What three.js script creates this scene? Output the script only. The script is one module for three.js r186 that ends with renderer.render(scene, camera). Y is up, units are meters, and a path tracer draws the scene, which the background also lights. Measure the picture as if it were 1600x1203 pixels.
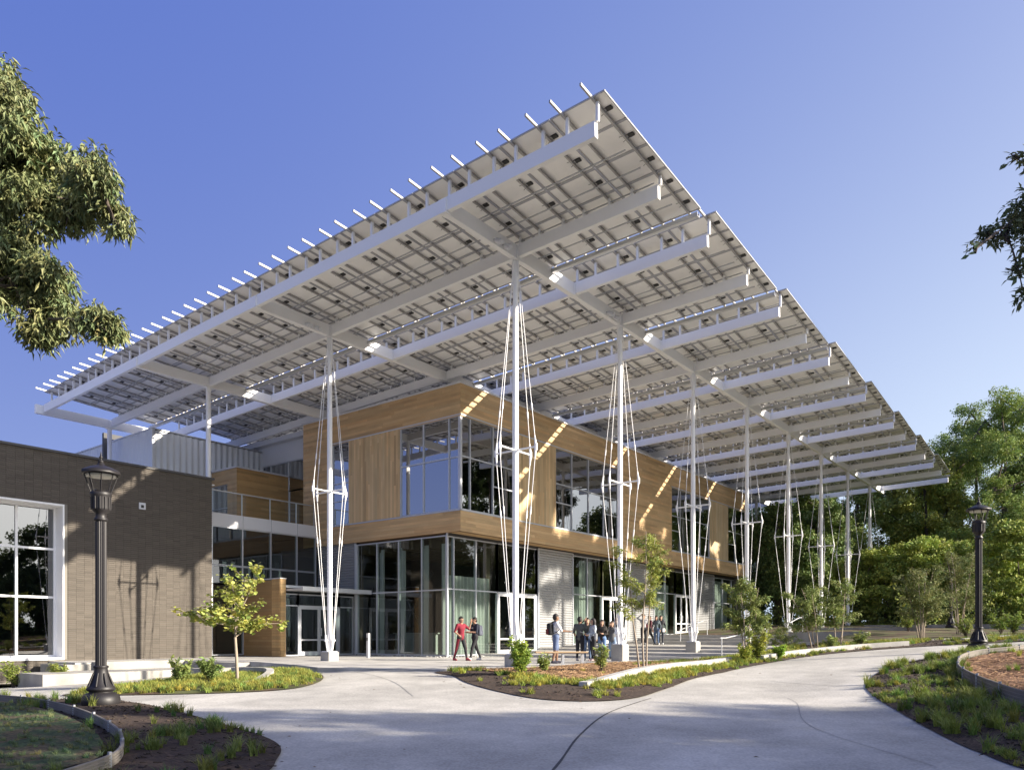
import * as THREE from 'three';
import { mergeGeometries } from 'three/addons/utils/BufferGeometryUtils.js';

// ------------------------------------------------------------------ camera, sky, sun, exposure
// Site axes: u runs along the long window facade, v along the entrance facade, y is up (0 = plaza). World: x = u, z = -v.
const YAW = 37.86 * Math.PI / 180, EYE = 1.03, CY = Math.cos(YAW), SY = Math.sin(YAW);
const scene = new THREE.Scene();
const camera = new THREE.PerspectiveCamera(2 * Math.atan(992.5 / 1192) * 180 / Math.PI, 1600 / 1985, 0.1, 900);
camera.setViewOffset(1600, 1985, 0, 0, 1600, 1203);      // shift lens: verticals stay upright
camera.position.set(0, EYE, 0);
camera.lookAt(CY, EYE, -SY);
const SUN_EL = 21.6 * Math.PI / 180, SUN = new THREE.Vector3(0.4177 * Math.cos(SUN_EL), Math.sin(SUN_EL), 0.9086 * Math.cos(SUN_EL));
function makeSky() {
  const W = 512, H = 256, d = new Float32Array(W * H * 4), ss = (a, b, x) => { const t = Math.min(1, Math.max(0, (x - a) / (b - a))); return t * t * (3 - 2 * t); };
  const sunAz = Math.atan2(SUN.z, SUN.x);
  for (let r = 0; r < H; r++) for (let c = 0; c < W; c++) {
    const up = ((r + 0.5) / H - 0.5) * Math.PI, a = ((c + 0.5) / W - 0.5) * 2 * Math.PI, y = Math.sin(up);
    const dot = Math.cos(a) * Math.cos(up) * SUN.x + y * SUN.y + Math.sin(a) * Math.cos(up) * SUN.z;
    const hz = Math.pow(1 - Math.max(0, y), 2.6), near = ss(-0.75, 0.55, dot), lowness = Math.pow(1 - Math.max(0, y), 1.5);
    const k = Math.min(1.1, hz * (0.50 + 0.50 * near) + 0.75 * near * near * (0.15 + 0.85 * lowness));
    const deep = [0.085, 0.160, 0.585], pale = [0.66, 0.79, 1.02], i = (r * W + c) * 4;
    const halo = 0.9 * Math.pow(Math.max(0, dot), 24) + 2.0 * Math.pow(Math.max(0, dot), 5);
    for (let n = 0; n < 3; n++) d[i + n] = (deep[n] + (pale[n] - deep[n]) * k + halo * [1, 0.93, 0.8][n]) * SKY_LEVEL;
    d[i + 3] = 1;
  }
  const t = new THREE.DataTexture(d, W, H, THREE.RGBAFormat, THREE.FloatType);
  t.mapping = THREE.EquirectangularReflectionMapping; t.magFilter = THREE.LinearFilter; t.minFilter = THREE.LinearFilter; t.needsUpdate = true;
  return t;
}
const SKY_LEVEL = 0.383;
scene.background = makeSky();
scene.environment = scene.background;
const sun = new THREE.DirectionalLight(new THREE.Color(1, 0.90, 0.76), 4.6);
sun.position.copy(SUN).multiplyScalar(120).add(new THREE.Vector3(35, 0, -20));
sun.target.position.set(35, 0, -20); scene.add(sun, sun.target);
sun.castShadow = true; sun.shadow.mapSize.set(4096, 4096); sun.shadow.radius = 1;
Object.assign(sun.shadow.camera, { left: -75, right: 75, top: 60, bottom: -60, near: 1, far: 260 });
const renderer = new THREE.WebGLRenderer({ antialias: true });
renderer.toneMapping = THREE.LinearToneMapping;
renderer.toneMappingExposure = 2.62;
renderer.shadowMap.enabled = true;

// ------------------------------------------------------------------ helpers
let seed = 20240;
const rnd = () => { seed = (seed + 0x6D2B79F5) | 0; let t = Math.imul(seed ^ (seed >>> 15), 1 | seed); t = (t + Math.imul(t ^ (t >>> 7), 61 | t)) ^ t; return ((t ^ (t >>> 14)) >>> 0) / 4294967296; };
const rr = (a, b) => a + (b - a) * rnd(), gauss = () => rnd() + rnd() + rnd() - 1.5;
const clamp = (x, a, b) => Math.min(b, Math.max(a, x)), lerp = (a, b, t) => a + (b - a) * t;
const ss = (a, b, x) => { const t = clamp((x - a) / (b - a), 0, 1); return t * t * (3 - 2 * t); };
const W = (u, v, y) => new THREE.Vector3(u, y, -v);
const XD = (X, D) => [X * SY + D * CY, -X * CY + D * SY];          // metres right of and ahead of the camera -> u, v
const V3 = (x, y, z) => new THREE.Vector3(x, y, z);
const used = new Map();
function numbered(n) { const k = used.get(n) ?? 0; used.set(n, k + 1); return k ? n + '_' + String(k).padStart(3, '0') : n; }
function tag(o, label, category, group, kind) { o.userData = { ...o.userData, label }; if (category) o.userData.category = category; if (group) o.userData.group = group; if (kind) o.userData.kind = kind; return o; }
function thing(name, label, category, group) { const g = new THREE.Group(); g.name = numbered(name); scene.add(g); return tag(g, label, category, group); }
function mesh(name, geo, mat, parent) { const m = new THREE.Mesh(Array.isArray(geo) ? mergeGeometries(geo.map(plain)) : geo, mat); m.name = parent ? name : numbered(name); (parent ?? scene).add(m); return m; }
function grp(name, parent) { const g = new THREE.Group(); g.name = name; parent.add(g); return g; }
function plain(g) { if (g.index) g = g.toNonIndexed(); for (const k of Object.keys(g.attributes)) if (!['position', 'normal', 'uv', 'color'].includes(k)) g.deleteAttribute(k); return g; }
function structure(name, geo, mat, label) { const m = mesh(name, geo, mat); m.userData = { kind: 'structure', label }; return m; }
// box between two corners given in site axes
function box(u0, u1, v0, v1, y0, y1) { const g = new THREE.BoxGeometry(Math.abs(u1 - u0), Math.abs(y1 - y0), Math.abs(v1 - v0)); boxUV(g, Math.abs(u1 - u0), Math.abs(y1 - y0), Math.abs(v1 - v0)); return g.translate((u0 + u1) / 2, (y0 + y1) / 2, -(v0 + v1) / 2); }
function boxUV(g, w, h, d) { const uv = g.attributes.uv, s = [[d, h], [d, h], [w, d], [w, d], [w, h], [w, h]]; for (let f = 0; f < 6; f++) for (let i = 0; i < 4; i++) uv.setXY(f * 4 + i, uv.getX(f * 4 + i) * s[f][0], uv.getY(f * 4 + i) * s[f][1]); }
function bevelBox(w, h, d, r) {                                         // box with chamfered edges, centred
  const g = new THREE.ExtrudeGeometry(roundRect(w - 2 * r, h - 2 * r), { depth: d - 2 * r, bevelEnabled: true, bevelSize: r, bevelThickness: r, bevelSegments: 1, curveSegments: 1 });
  return g.translate(0, 0, -(d - 2 * r) / 2);
}
function roundRect(w, h) { const s = new THREE.Shape(); s.moveTo(-w / 2, -h / 2); s.lineTo(w / 2, -h / 2); s.lineTo(w / 2, h / 2); s.lineTo(-w / 2, h / 2); s.closePath(); return s; }
function rod(a, b, r0, r1 = r0, n = 8) {
  const d = b.clone().sub(a), g = new THREE.CylinderGeometry(r1, r0, d.length(), n, 1);
  g.applyQuaternion(new THREE.Quaternion().setFromUnitVectors(V3(0, 1, 0), d.clone().normalize()));
  return g.translate((a.x + b.x) / 2, (a.y + b.y) / 2, (a.z + b.z) / 2);
}
function limb(points, radii, n = 7) {                                  // tapered tube along a list of points
  const pos = [], idx = [], uv = [], P = points.length; let prev = V3(1, 0, 0);
  for (let i = 0; i < P; i++) {
    const t = points[Math.min(P - 1, i + 1)].clone().sub(points[Math.max(0, i - 1)]).normalize();
    const s = prev.clone().sub(t.clone().multiplyScalar(prev.dot(t))); if (s.lengthSq() < 1e-4) s.set(0, 0, 1).cross(t); s.normalize(); prev = s;
    const b = t.clone().cross(s);
    for (let k = 0; k <= n; k++) { const a = k / n * Math.PI * 2, q = points[i].clone().addScaledVector(s, Math.cos(a) * radii[i]).addScaledVector(b, Math.sin(a) * radii[i]); pos.push(q.x, q.y, q.z); uv.push(k / n, i * 0.5); }
  }
  for (let i = 0; i < P - 1; i++) for (let k = 0; k < n; k++) { const a = i * (n + 1) + k, b = a + n + 1; idx.push(a, a + 1, b, a + 1, b + 1, b); }
  const g = new THREE.BufferGeometry(); g.setAttribute('position', new THREE.Float32BufferAttribute(pos, 3)); g.setAttribute('uv', new THREE.Float32BufferAttribute(uv, 2)); g.setIndex(idx); g.computeVertexNormals(); return g;
}
function paint(g, r, gg, b) { const n = g.attributes.position.count, a = new Float32Array(n * 3); for (let i = 0; i < n; i++) { a[i * 3] = r; a[i * 3 + 1] = gg; a[i * 3 + 2] = b; } g.setAttribute('color', new THREE.BufferAttribute(a, 3)); return g; }

// value noise and textures
const hash = (x, y, s) => { let h = Math.imul(x, 374761393) + Math.imul(y, 668265263) + Math.imul(s, 974711); h = Math.imul(h ^ (h >>> 13), 1274126177); return ((h ^ (h >>> 16)) >>> 0) / 4294967296; };
function vnoise(x, y, per, s) { const ix = Math.floor(x), iy = Math.floor(y), fx = x - ix, fy = y - iy, m = (n) => ((n % per) + per) % per, sx = fx * fx * (3 - 2 * fx), sy = fy * fy * (3 - 2 * fy); return lerp(lerp(hash(m(ix), m(iy), s), hash(m(ix + 1), m(iy), s), sx), lerp(hash(m(ix), m(iy + 1), s), hash(m(ix + 1), m(iy + 1), s), sx), sy); }
function fbm(x, y, per, s, oct = 4) { let a = 0, k = 0.5, n = 0; for (let i = 0; i < oct; i++) { a += k * vnoise(x, y, per, s + i); n += k; x *= 2; y *= 2; per *= 2; k *= 0.5; } return a / n; }
function texture(N, metres, fn, srgb = true) {
  const d = new Uint8Array(N * N * 4); for (let y = 0; y < N; y++) for (let x = 0; x < N; x++) { const c = fn(x / N, y / N), i = (y * N + x) * 4; d[i] = clamp(c[0], 0, 1) * 255; d[i + 1] = clamp(c[1], 0, 1) * 255; d[i + 2] = clamp(c[2], 0, 1) * 255; d[i + 3] = 255; }
  const t = new THREE.DataTexture(d, N, N); t.wrapS = t.wrapT = THREE.RepeatWrapping; t.magFilter = THREE.LinearFilter; t.minFilter = THREE.LinearMipmapLinearFilter; t.generateMipmaps = true; if (srgb) t.colorSpace = THREE.SRGBColorSpace; t.repeat.set(1 / metres, 1 / metres); t.needsUpdate = true; return t;
}
const std = (o) => new THREE.MeshStandardMaterial(o), rgb = (r, g, b) => new THREE.Color().setRGB(r, g, b);
const tone = (c, k) => c.map((x) => x * k);

const concreteMap = texture(512, 3.1, (x, y) => { const b = 0.80 + 0.22 * (fbm(x * 5, y * 5, 5, 3) - 0.5) + 0.10 * (hash(x * 512 | 0, y * 512 | 0, 9) - 0.5) - (hash(x * 512 | 0, y * 512 | 0, 4) > 0.975 ? 0.16 : 0); return [b, b * 0.985, b * 0.955]; });
const concreteBig = texture(512, 11, (x, y) => { const f = fbm(x * 6, y * 6, 6, 21, 5), g = fbm(x * 24, y * 24, 24, 31, 3), sp = hash(x * 512 | 0, y * 512 | 0, 7), b = 0.775 + 0.26 * (f - 0.5) + 0.12 * (g - 0.5) + 0.13 * (sp - 0.5); return [b, b * 0.985, b * 0.95]; });
const grainBump = texture(256, 0.9, (x, y) => { const h = hash(x * 256 | 0, y * 256 | 0, 5) * 0.6 + fbm(x * 20, y * 20, 20, 12) * 0.4; return [h, h, h]; }, false);
const mulchMap = texture(512, 1.7, (x, y) => { const a = fbm(x * 60, y * 14, 60, 2, 3), b = fbm(x * 14, y * 60, 14, 8, 3), h = Math.max(a, b), k = hash(x * 128 | 0, y * 256 | 0, 6); return [0.20 + 0.30 * (h - 0.45) + 0.07 * k, 0.155 + 0.25 * (h - 0.45) + 0.05 * k, 0.125 + 0.2 * (h - 0.45) + 0.03 * k]; });
const mulchBump = texture(512, 1.7, (x, y) => { const h = Math.max(fbm(x * 60, y * 14, 60, 2, 3), fbm(x * 14, y * 60, 14, 8, 3)); return [h, h, h]; }, false);
const strawMap = texture(512, 1.9, (x, y) => { const a = fbm(x * 90, y * 12, 90, 2, 3), b = fbm(x * 12, y * 90, 12, 8, 3), h = Math.max(a, b); return [0.50 + 0.75 * (h - 0.55), 0.36 + 0.62 * (h - 0.55), 0.24 + 0.5 * (h - 0.55)]; });
const soilMap = texture(512, 6, (x, y) => { const f = fbm(x * 8, y * 8, 8, 40, 5), k = hash(x * 512 | 0, y * 512 | 0, 3) * 0.1; const g = ss(0.42, 0.62, fbm(x * 11, y * 11, 11, 77, 4)); return [lerp(0.36, 0.34, g) + (f - 0.5) * 0.25 + k - 0.05, lerp(0.28, 0.36, g) + (f - 0.5) * 0.25 + k - 0.05, lerp(0.20, 0.17, g) + (f - 0.5) * 0.2 + k - 0.05]; });
const woodMap = (() => { const t = texture(256, 1, (x, y) => { const g = fbm(x * 3, y * 40, 3, 50, 3), k = fbm(x * 2, y * 9, 2, 60, 3), b = 0.92 + 0.20 * (g - 0.5) + 0.16 * (k - 0.5); return [b, b * 0.98, b * 0.95]; }); t.repeat.set(1, 1); return t; })();
const corrBump = null;

const MAT = {
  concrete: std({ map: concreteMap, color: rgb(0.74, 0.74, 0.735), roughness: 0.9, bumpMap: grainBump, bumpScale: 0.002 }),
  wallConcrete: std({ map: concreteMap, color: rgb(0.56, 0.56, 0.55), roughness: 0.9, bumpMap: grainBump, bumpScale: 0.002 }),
  path: std({ map: concreteBig, color: rgb(0.77, 0.765, 0.745), roughness: 0.92, bumpMap: grainBump, bumpScale: 0.003 }),
  mulch: std({ map: mulchMap, color: rgb(0.8, 0.8, 0.8), roughness: 1, bumpMap: mulchBump, bumpScale: 0.02 }),
  straw: std({ map: strawMap, color: rgb(0.9, 0.9, 0.9), roughness: 1, bumpMap: mulchBump, bumpScale: 0.02 }),
  soil: std({ map: soilMap, color: rgb(0.8, 0.8, 0.8), roughness: 1 }),
  white: std({ color: rgb(0.86, 0.86, 0.86), roughness: 0.42 }),
  purlin: std({ color: rgb(0.40, 0.39, 0.385), roughness: 0.5, metalness: 0.1 }),
  galv: std({ color: rgb(0.62, 0.63, 0.65), roughness: 0.38, metalness: 0.35 }),
  panel: std({ vertexColors: true, roughness: 0.28 }),
  black: std({ color: rgb(0.016, 0.014, 0.015), roughness: 0.5 }),
  junction: std({ color: rgb(0.02, 0.02, 0.02), roughness: 0.5 }),
  conduit: std({ color: rgb(0.42, 0.43, 0.45), roughness: 0.4, metalness: 0.5 }),
  frame: std({ color: rgb(0.56, 0.58, 0.62), roughness: 0.35, metalness: 0.45 }),
  wood: std({ map: woodMap, color: rgb(1, 1, 1), roughness: 0.62 }),
  woodBack: std({ color: rgb(0.20, 0.12, 0.055), roughness: 0.9 }),
  fascia: std({ color: rgb(0.62, 0.63, 0.66), roughness: 0.5 }),
  corrugated: std({ color: rgb(0.36, 0.365, 0.37), roughness: 0.42, metalness: 0.5 }),
  whiteMetal: std({ color: rgb(0.70, 0.72, 0.74), roughness: 0.45, metalness: 0.1 }),
  mortar: std({ color: rgb(0.20, 0.185, 0.16), roughness: 0.95 }),
  brick: std({ color: rgb(1, 1, 1), roughness: 0.88 }),
  coping: std({ color: rgb(0.06, 0.058, 0.06), roughness: 0.5 }),
  dark: std({ color: rgb(0.05, 0.052, 0.055), roughness: 0.8 }),
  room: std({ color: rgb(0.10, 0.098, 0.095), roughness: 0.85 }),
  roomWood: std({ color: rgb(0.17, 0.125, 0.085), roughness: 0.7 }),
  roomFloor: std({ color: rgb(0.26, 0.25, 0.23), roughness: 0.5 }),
  curtain: std({ color: rgb(0.60, 0.60, 0.56), roughness: 0.95 }),
  roofing: std({ color: rgb(0.74, 0.74, 0.73), roughness: 0.8 }),
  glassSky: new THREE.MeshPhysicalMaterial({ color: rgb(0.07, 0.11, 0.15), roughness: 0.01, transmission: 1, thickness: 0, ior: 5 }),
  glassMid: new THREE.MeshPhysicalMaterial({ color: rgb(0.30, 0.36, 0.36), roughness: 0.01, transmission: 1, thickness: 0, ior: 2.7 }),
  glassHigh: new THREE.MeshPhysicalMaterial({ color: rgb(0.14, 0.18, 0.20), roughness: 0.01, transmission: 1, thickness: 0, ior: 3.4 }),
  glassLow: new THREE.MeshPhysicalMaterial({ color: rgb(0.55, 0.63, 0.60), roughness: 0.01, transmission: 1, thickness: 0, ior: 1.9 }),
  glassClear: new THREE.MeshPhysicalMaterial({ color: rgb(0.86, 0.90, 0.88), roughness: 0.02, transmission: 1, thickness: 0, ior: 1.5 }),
  edging: std({ map: concreteMap, color: rgb(0.36, 0.34, 0.32), roughness: 0.85 }),
  bark: std({ color: rgb(0.10, 0.08, 0.065), roughness: 1 }),
  barkPale: std({ color: rgb(0.34, 0.28, 0.22), roughness: 1 }),
  benchWood: std({ color: rgb(0.48, 0.34, 0.20), roughness: 0.7 }),
};
// ------------------------------------------------------------------ ground
const PLAZA = [[15.4, 19.8], [16.8, 15.8], [19, 14.1], [21.7, 14.2], [24.6, 13.3], [27.4, 11.8], [36, 11.5], [47, 11.5], [47, 24.3], [62, 24.3], [62, 60], [2, 60], [2, 33.4], [12.4, 33.4], [12.4, 30.2], [16.7, 30.2], [17.2, 26], [16.2, 22]];
function inside(poly, x, y) { let c = false; for (let i = 0, j = poly.length - 1; i < poly.length; j = i++) { const [xi, yi] = poly[i], [xj, yj] = poly[j]; if ((yi > y) !== (yj > y) && x < (xj - xi) * (y - yi) / (yj - yi) + xi) c = !c; } return c; }
function edgeDist(poly, x, y) { let m = 1e9; for (let i = 0, j = poly.length - 1; i < poly.length; j = i++) { const [ax, ay] = poly[j], [bx, by] = poly[i], dx = bx - ax, dy = by - ay, t = clamp(((x - ax) * dx + (y - ay) * dy) / (dx * dx + dy * dy), 0, 1); m = Math.min(m, Math.hypot(x - ax - dx * t, y - ay - dy * t)); } return m; }
function openGround(u, v) {
  const X = u * SY - v * CY, D = u * CY + v * SY;
  let b = -1.6 + 0.0396 * (clamp(D, -6, 40) - 9); b = -1.03 - 0.075 * Math.log(1 + Math.exp((-1.03 - b) / 0.075));
  const l = Math.max(-0.95, -0.06 * Math.max(0, -X - 4) * ss(10, 28, D)), r = Math.min(0.9, 0.0635 * Math.max(0, X - 6.3) * ss(4, 14, D)), far = ss(30, 62, D) * ss(0, 10, X);
  return b + l + r + far + EYE;
}
function groundY(u, v) {
  const h = openGround(u, v); if (!inside(PLAZA, u, v)) return h;
  return lerp(h, -0.9, ss(0.25, 0.9, edgeDist(PLAZA, u, v)));
}
// sheet that follows the ground inside a polygon of [u, v] points
function clipCell(poly, u0, u1, v0, v1) {
  let p = poly;
  for (const [ax, lim, sgn] of [[0, u0, 1], [0, u1, -1], [1, v0, 1], [1, v1, -1]]) {
    const q = [], s = (a) => sgn * (a[ax] - lim);
    for (let i = 0; i < p.length; i++) { const a = p[i], b = p[(i + 1) % p.length], sa = s(a), sb = s(b); if (sa >= 0) q.push(a); if ((sa >= 0) !== (sb >= 0)) { const t = sa / (sa - sb); q.push([lerp(a[0], b[0], t), lerp(a[1], b[1], t)]); } }
    p = q; if (!p.length) return p;
  }
  return p;
}
function drape(poly, cell, height, skirt = 0) {
  const us = poly.map((p) => p[0]), vs = poly.map((p) => p[1]), pos = [], uv = [];
  const put = (a) => { pos.push(a[0], height(a[0], a[1]), -a[1]); uv.push(a[0], a[1]); };
  for (let u = Math.floor(Math.min(...us) / cell) * cell; u < Math.max(...us); u += cell) for (let v = Math.floor(Math.min(...vs) / cell) * cell; v < Math.max(...vs); v += cell) {
    const p = clipCell(poly, u, u + cell, v, v + cell); if (p.length < 3) continue;
    const c = p.map((q) => new THREE.Vector2(q[0], q[1])); if (Math.abs(THREE.ShapeUtils.area(c)) < 1e-6) continue;
    for (const f of THREE.ShapeUtils.triangulateShape(c, [])) { const [a, b, d] = f.map((k) => p[k]), up = (b[0] - a[0]) * (d[1] - a[1]) - (b[1] - a[1]) * (d[0] - a[0]) > 0; for (const k of up ? f : [f[0], f[2], f[1]]) put(p[k]); }
  }
  const g = new THREE.BufferGeometry(); g.setAttribute('position', new THREE.Float32BufferAttribute(pos, 3)); g.setAttribute('uv', new THREE.Float32BufferAttribute(uv, 2));
  const n = new Float32Array(pos.length), e = 0.05;
  for (let i = 0; i < pos.length; i += 3) { const u = pos[i], v = -pos[i + 2], a = V3(-(height(u + e, v) - height(u - e, v)) / (2 * e), 1, (height(u, v + e) - height(u, v - e)) / (2 * e)).normalize(); n[i] = a.x; n[i + 1] = a.y; n[i + 2] = a.z; }
  g.setAttribute('normal', new THREE.BufferAttribute(n, 3));
  if (skirt) {                                                        // edge that reaches down into the ground
    const sp = [], su = [];
    for (let i = 0; i < poly.length; i++) { const a = poly[i], b = poly[(i + 1) % poly.length], A = height(a[0], a[1]), B = height(b[0], b[1]); for (const [q, y] of [[a, A], [b, B], [b, B - skirt], [a, A], [b, B - skirt], [a, A - skirt]]) { sp.push(q[0], y, -q[1]); su.push(q[0], q[1] + (y - A)); } }
    const s = new THREE.BufferGeometry(); s.setAttribute('position', new THREE.Float32BufferAttribute(sp, 3)); s.setAttribute('uv', new THREE.Float32BufferAttribute(su, 2)); s.computeVertexNormals();
    return mergeGeometries([g, s]);
  }
  return g;
}
function smooth(pts, closed, per = 5) { const c = new THREE.CatmullRomCurve3(pts.map((p) => V3(p[0], 0, p[1])), closed, 'centripetal'); return c.getPoints(pts.length * per).slice(0, closed ? -1 : undefined).map((p) => [p.x, p.z]); }
const far = (a) => { const out = []; for (let i = 0; i < 48; i++) out.push([25 + a * Math.cos(i / 48 * Math.PI * 2), 15 + a * Math.sin(i / 48 * Math.PI * 2)]); return out; };
structure('ground', mergeGeometries([drape([[-45, -50], [110, -50], [110, 90], [-45, 90]], 1.6, (u, v) => groundY(u, v) - 0.06), (() => { const g = new THREE.RingGeometry(70, 600, 64, 1); g.rotateX(-Math.PI / 2).translate(30, -1.6, -20); return plain(g); })()]), MAT.soil, 'bare earth and thin grass around the building');

const bedHeight = (rise, w) => (poly) => (u, v) => openGround(u, v) + 0.025 + rise * ss(0, w, edgeDist(poly, u, v));
// concrete walk: one sheet under all the front beds, reaching behind the camera
const WALK = smooth([[-6, 4], [-4, 24], [2, 31], [10, 31.2], [12.2, 30], [16.9, 29.5], [17.4, 26], [16.4, 22], [15.6, 19.8], [17, 15.8], [19.2, 13.9], [24, 12.6], [27.6, 11.9], [30, 11.0], [36, 8.2], [40, 4.5], [43, 0], [44, -6], [37, -8], [33, -3], [28, -4], [14, -8], [2, -9]], true, 4);
structure('path', drape(WALK, 0.8, (u, v) => openGround(u, v) + 0.004), MAT.path, 'light grey concrete walk sweeping past the planting beds');
structure('plaza', [(() => { const s = new THREE.Shape(PLAZA.map((p) => new THREE.Vector2(p[0], p[1]))); const g = new THREE.ExtrudeGeometry(s, { depth: 0.9, bevelEnabled: true, bevelSize: 0.012, bevelThickness: 0.012, bevelSegments: 1 }); g.rotateX(-Math.PI / 2).translate(0, -0.9 - 0.012 + 0.006, 0); return g; })()], MAT.concrete, 'flat concrete plaza in front of the glazed entrance');
// joints of the walk: recessed dark seams
function seam(pts, w, mat, name, label) { const c = smooth(pts, false, 8), L = [], R = []; c.forEach((p, i) => { const a = c[Math.max(0, i - 1)], b = c[Math.min(c.length - 1, i + 1)], dx = b[0] - a[0], dy = b[1] - a[1], l = Math.hypot(dx, dy), ww = w * (0.75 + 0.5 * vnoise(i * 0.7, 3, 64, 5)); L.push([p[0] - dy / l * ww / 2, p[1] + dx / l * ww / 2]); R.push([p[0] + dy / l * ww / 2, p[1] - dx / l * ww / 2]); }); return structure(name, drape([...L, ...R.reverse()], 0.4, (u, v) => openGround(u, v) + 0.009), mat, label); }
const seamMat = std({ color: rgb(0.07, 0.07, 0.072), roughness: 1 }), fineSeam = std({ color: rgb(0.28, 0.275, 0.26), roughness: 1 });
seam([[4.6, 4.0], [7.46, 5.17], [9.62, 6.2], [11.93, 7.08], [13.64, 7.4], [14.4, 7.5]], 0.034, seamMat, 'path_joint', 'dark curved expansion joint running across the walk');
seam([[11.6, 11.7], [13.6, 14.5], [15.5, 18.2]], 0.02, fineSeam, 'path_joint', 'fine straight joint in the walk leading up to the plaza');
seam([[10.4, 1.6], [12.6, 3.7], [15.6, 4.9], [16.4, 5.4]], 0.012, fineSeam, 'path_joint', 'fine curved joint in the walk beside the grassy bed');
seam([[18.4, 4.6], [19.1, 6.2], [20.2, 8.4]], 0.02, fineSeam, 'path_joint', 'fine joint crossing the rising branch of the walk');

const BED_L = smooth([[-6, 21], [2, 20.6], [6.51, 19.72], [6.65, 18.66], [7.25, 17.24], [7.55, 15.9], [7.38, 14.01], [7.01, 11.84], [6.73, 10.21], [6.43, 9.19], [6.13, 8.66], [5.72, 8.18], [5.22, 7.66], [3.6, 7], [1, 7.6], [-6, 10]], true);
const BED_M = smooth([[7.52, 19.04], [8.34, 17.55], [9.89, 15.63], [10.91, 15.14], [12.01, 15.61], [13.42, 17.02], [15.1, 19.6], [16.0, 22], [16.3, 24.2], [14.6, 24.4], [12.4, 22.6], [10.4, 20.9], [8.6, 19.8]], true);
const BED_C = smooth([[16.4, 15.6], [15.7, 14.3], [14.38, 12.59], [13.21, 10.45], [12.8, 9.12], [13.11, 8.23], [13.98, 7.76], [16.09, 8.01], [19.25, 8.64], [22.42, 8.83], [24.77, 8.68], [29.27, 7.9], [32.36, 5.49], [33.57, 2.34], [34.8, 1.0], [37, 2.0], [36.8, 6], [35.6, 11.3], [31, 11.2], [27.4, 11.6], [24.6, 13.1], [21.7, 14.0], [19.1, 13.9]], true);
const BED_R = smooth([[18.34, 4.21], [20.51, 4.55], [23.46, 4.62], [25.5, 4.16], [27.35, 3.57], [28.15, 2.63], [28.47, 1.99], [28.4, -4], [20, -6], [12, -3], [10.4, 0.3], [10.88, 0.76], [11.17, 0.98], [12.21, 1.59], [13.4, 2.18], [15.22, 3.0], [16.66, 3.63]], true);
const bedTop = new Map();
function bed(poly, name, label, mat, rise, w) { const h = bedHeight(rise, w)(poly); bedTop.set(name, h); return structure(name, drape(poly, 0.55, h), mat, label); }
bed(BED_L, 'planting_bed_west', 'dark mulched bed around the lamp post in shade', MAT.mulch, 0.05, 0.5);
bed(BED_M, 'planting_bed_entrance', 'small planted bed with young tree beside the steps', MAT.soil, 0.06, 0.5);
bed(BED_C, 'planting_bed_plaza', 'long planted bed between the plaza and the walk', MAT.mulch, 0.06, 0.6);
bed(BED_R, 'planting_bed_east', 'dark mulched bed with rows of grass tufts', MAT.mulch, 0.08, 0.8);
const STRAW = smooth([[17.3, 14.6], [16.2, 11.6], [15.8, 10.2], [17.2, 9.7], [20, 10.3], [23, 11.0], [25.6, 11.2], [24.4, 12.9], [21.7, 13.8], [19, 13.7]], true);
structure('straw_mulch', drape(STRAW, 0.55, (u, v) => bedTop.get('planting_bed_plaza')(u, v) + 0.02), MAT.straw, 'reddish brown straw mulch behind the low white wall');
const LAWN_L = smooth([[5.6, 17.4], [5.7, 16.5], [5.62, 14.9], [5.42, 13.4], [5.15, 12.1], [4.83, 10.98], [4.5, 10.2], [4.0, 9.4], [1, 9.2], [-4, 12], [-4, 19]], true);
const lawnMap = texture(512, 2.4, (x, y) => { const f = fbm(x * 9, y * 9, 9, 90, 4), n = fbm(x * 60, y * 60, 60, 91, 2), g = ss(0.35, 0.6, f); return [lerp(0.33, 0.22, g) + (n - 0.5) * 0.3, lerp(0.29, 0.29, g) + (n - 0.5) * 0.3, lerp(0.20, 0.16, g) + (n - 0.5) * 0.22]; });
structure('lawn', drape(LAWN_L, 0.5, (u, v) => bedTop.get('planting_bed_west')(u, v) + 0.05), std({ map: lawnMap, color: rgb(0.85, 0.85, 0.85), roughness: 1, bumpMap: mulchBump, bumpScale: 0.02 }), 'thin lawn inside the curved metal edging');
const RINGBED_R = smooth([[27, 1.0], [25.11, 1.85], [24.1, 2.5], [22.8, 2.75], [21.05, 2.65], [19.8, 2.45], [18.35, 2.05], [16.85, 1.5], [15.45, 0.85], [14, -0.6], [16, -5], [27, -4]], true);
structure('raised_bed_soil', drape(RINGBED_R, 0.55, (u, v) => bedTop.get('planting_bed_east')(u, v) + 0.13), MAT.straw, 'straw mulched soil held by the curved corrugated edging');

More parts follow.
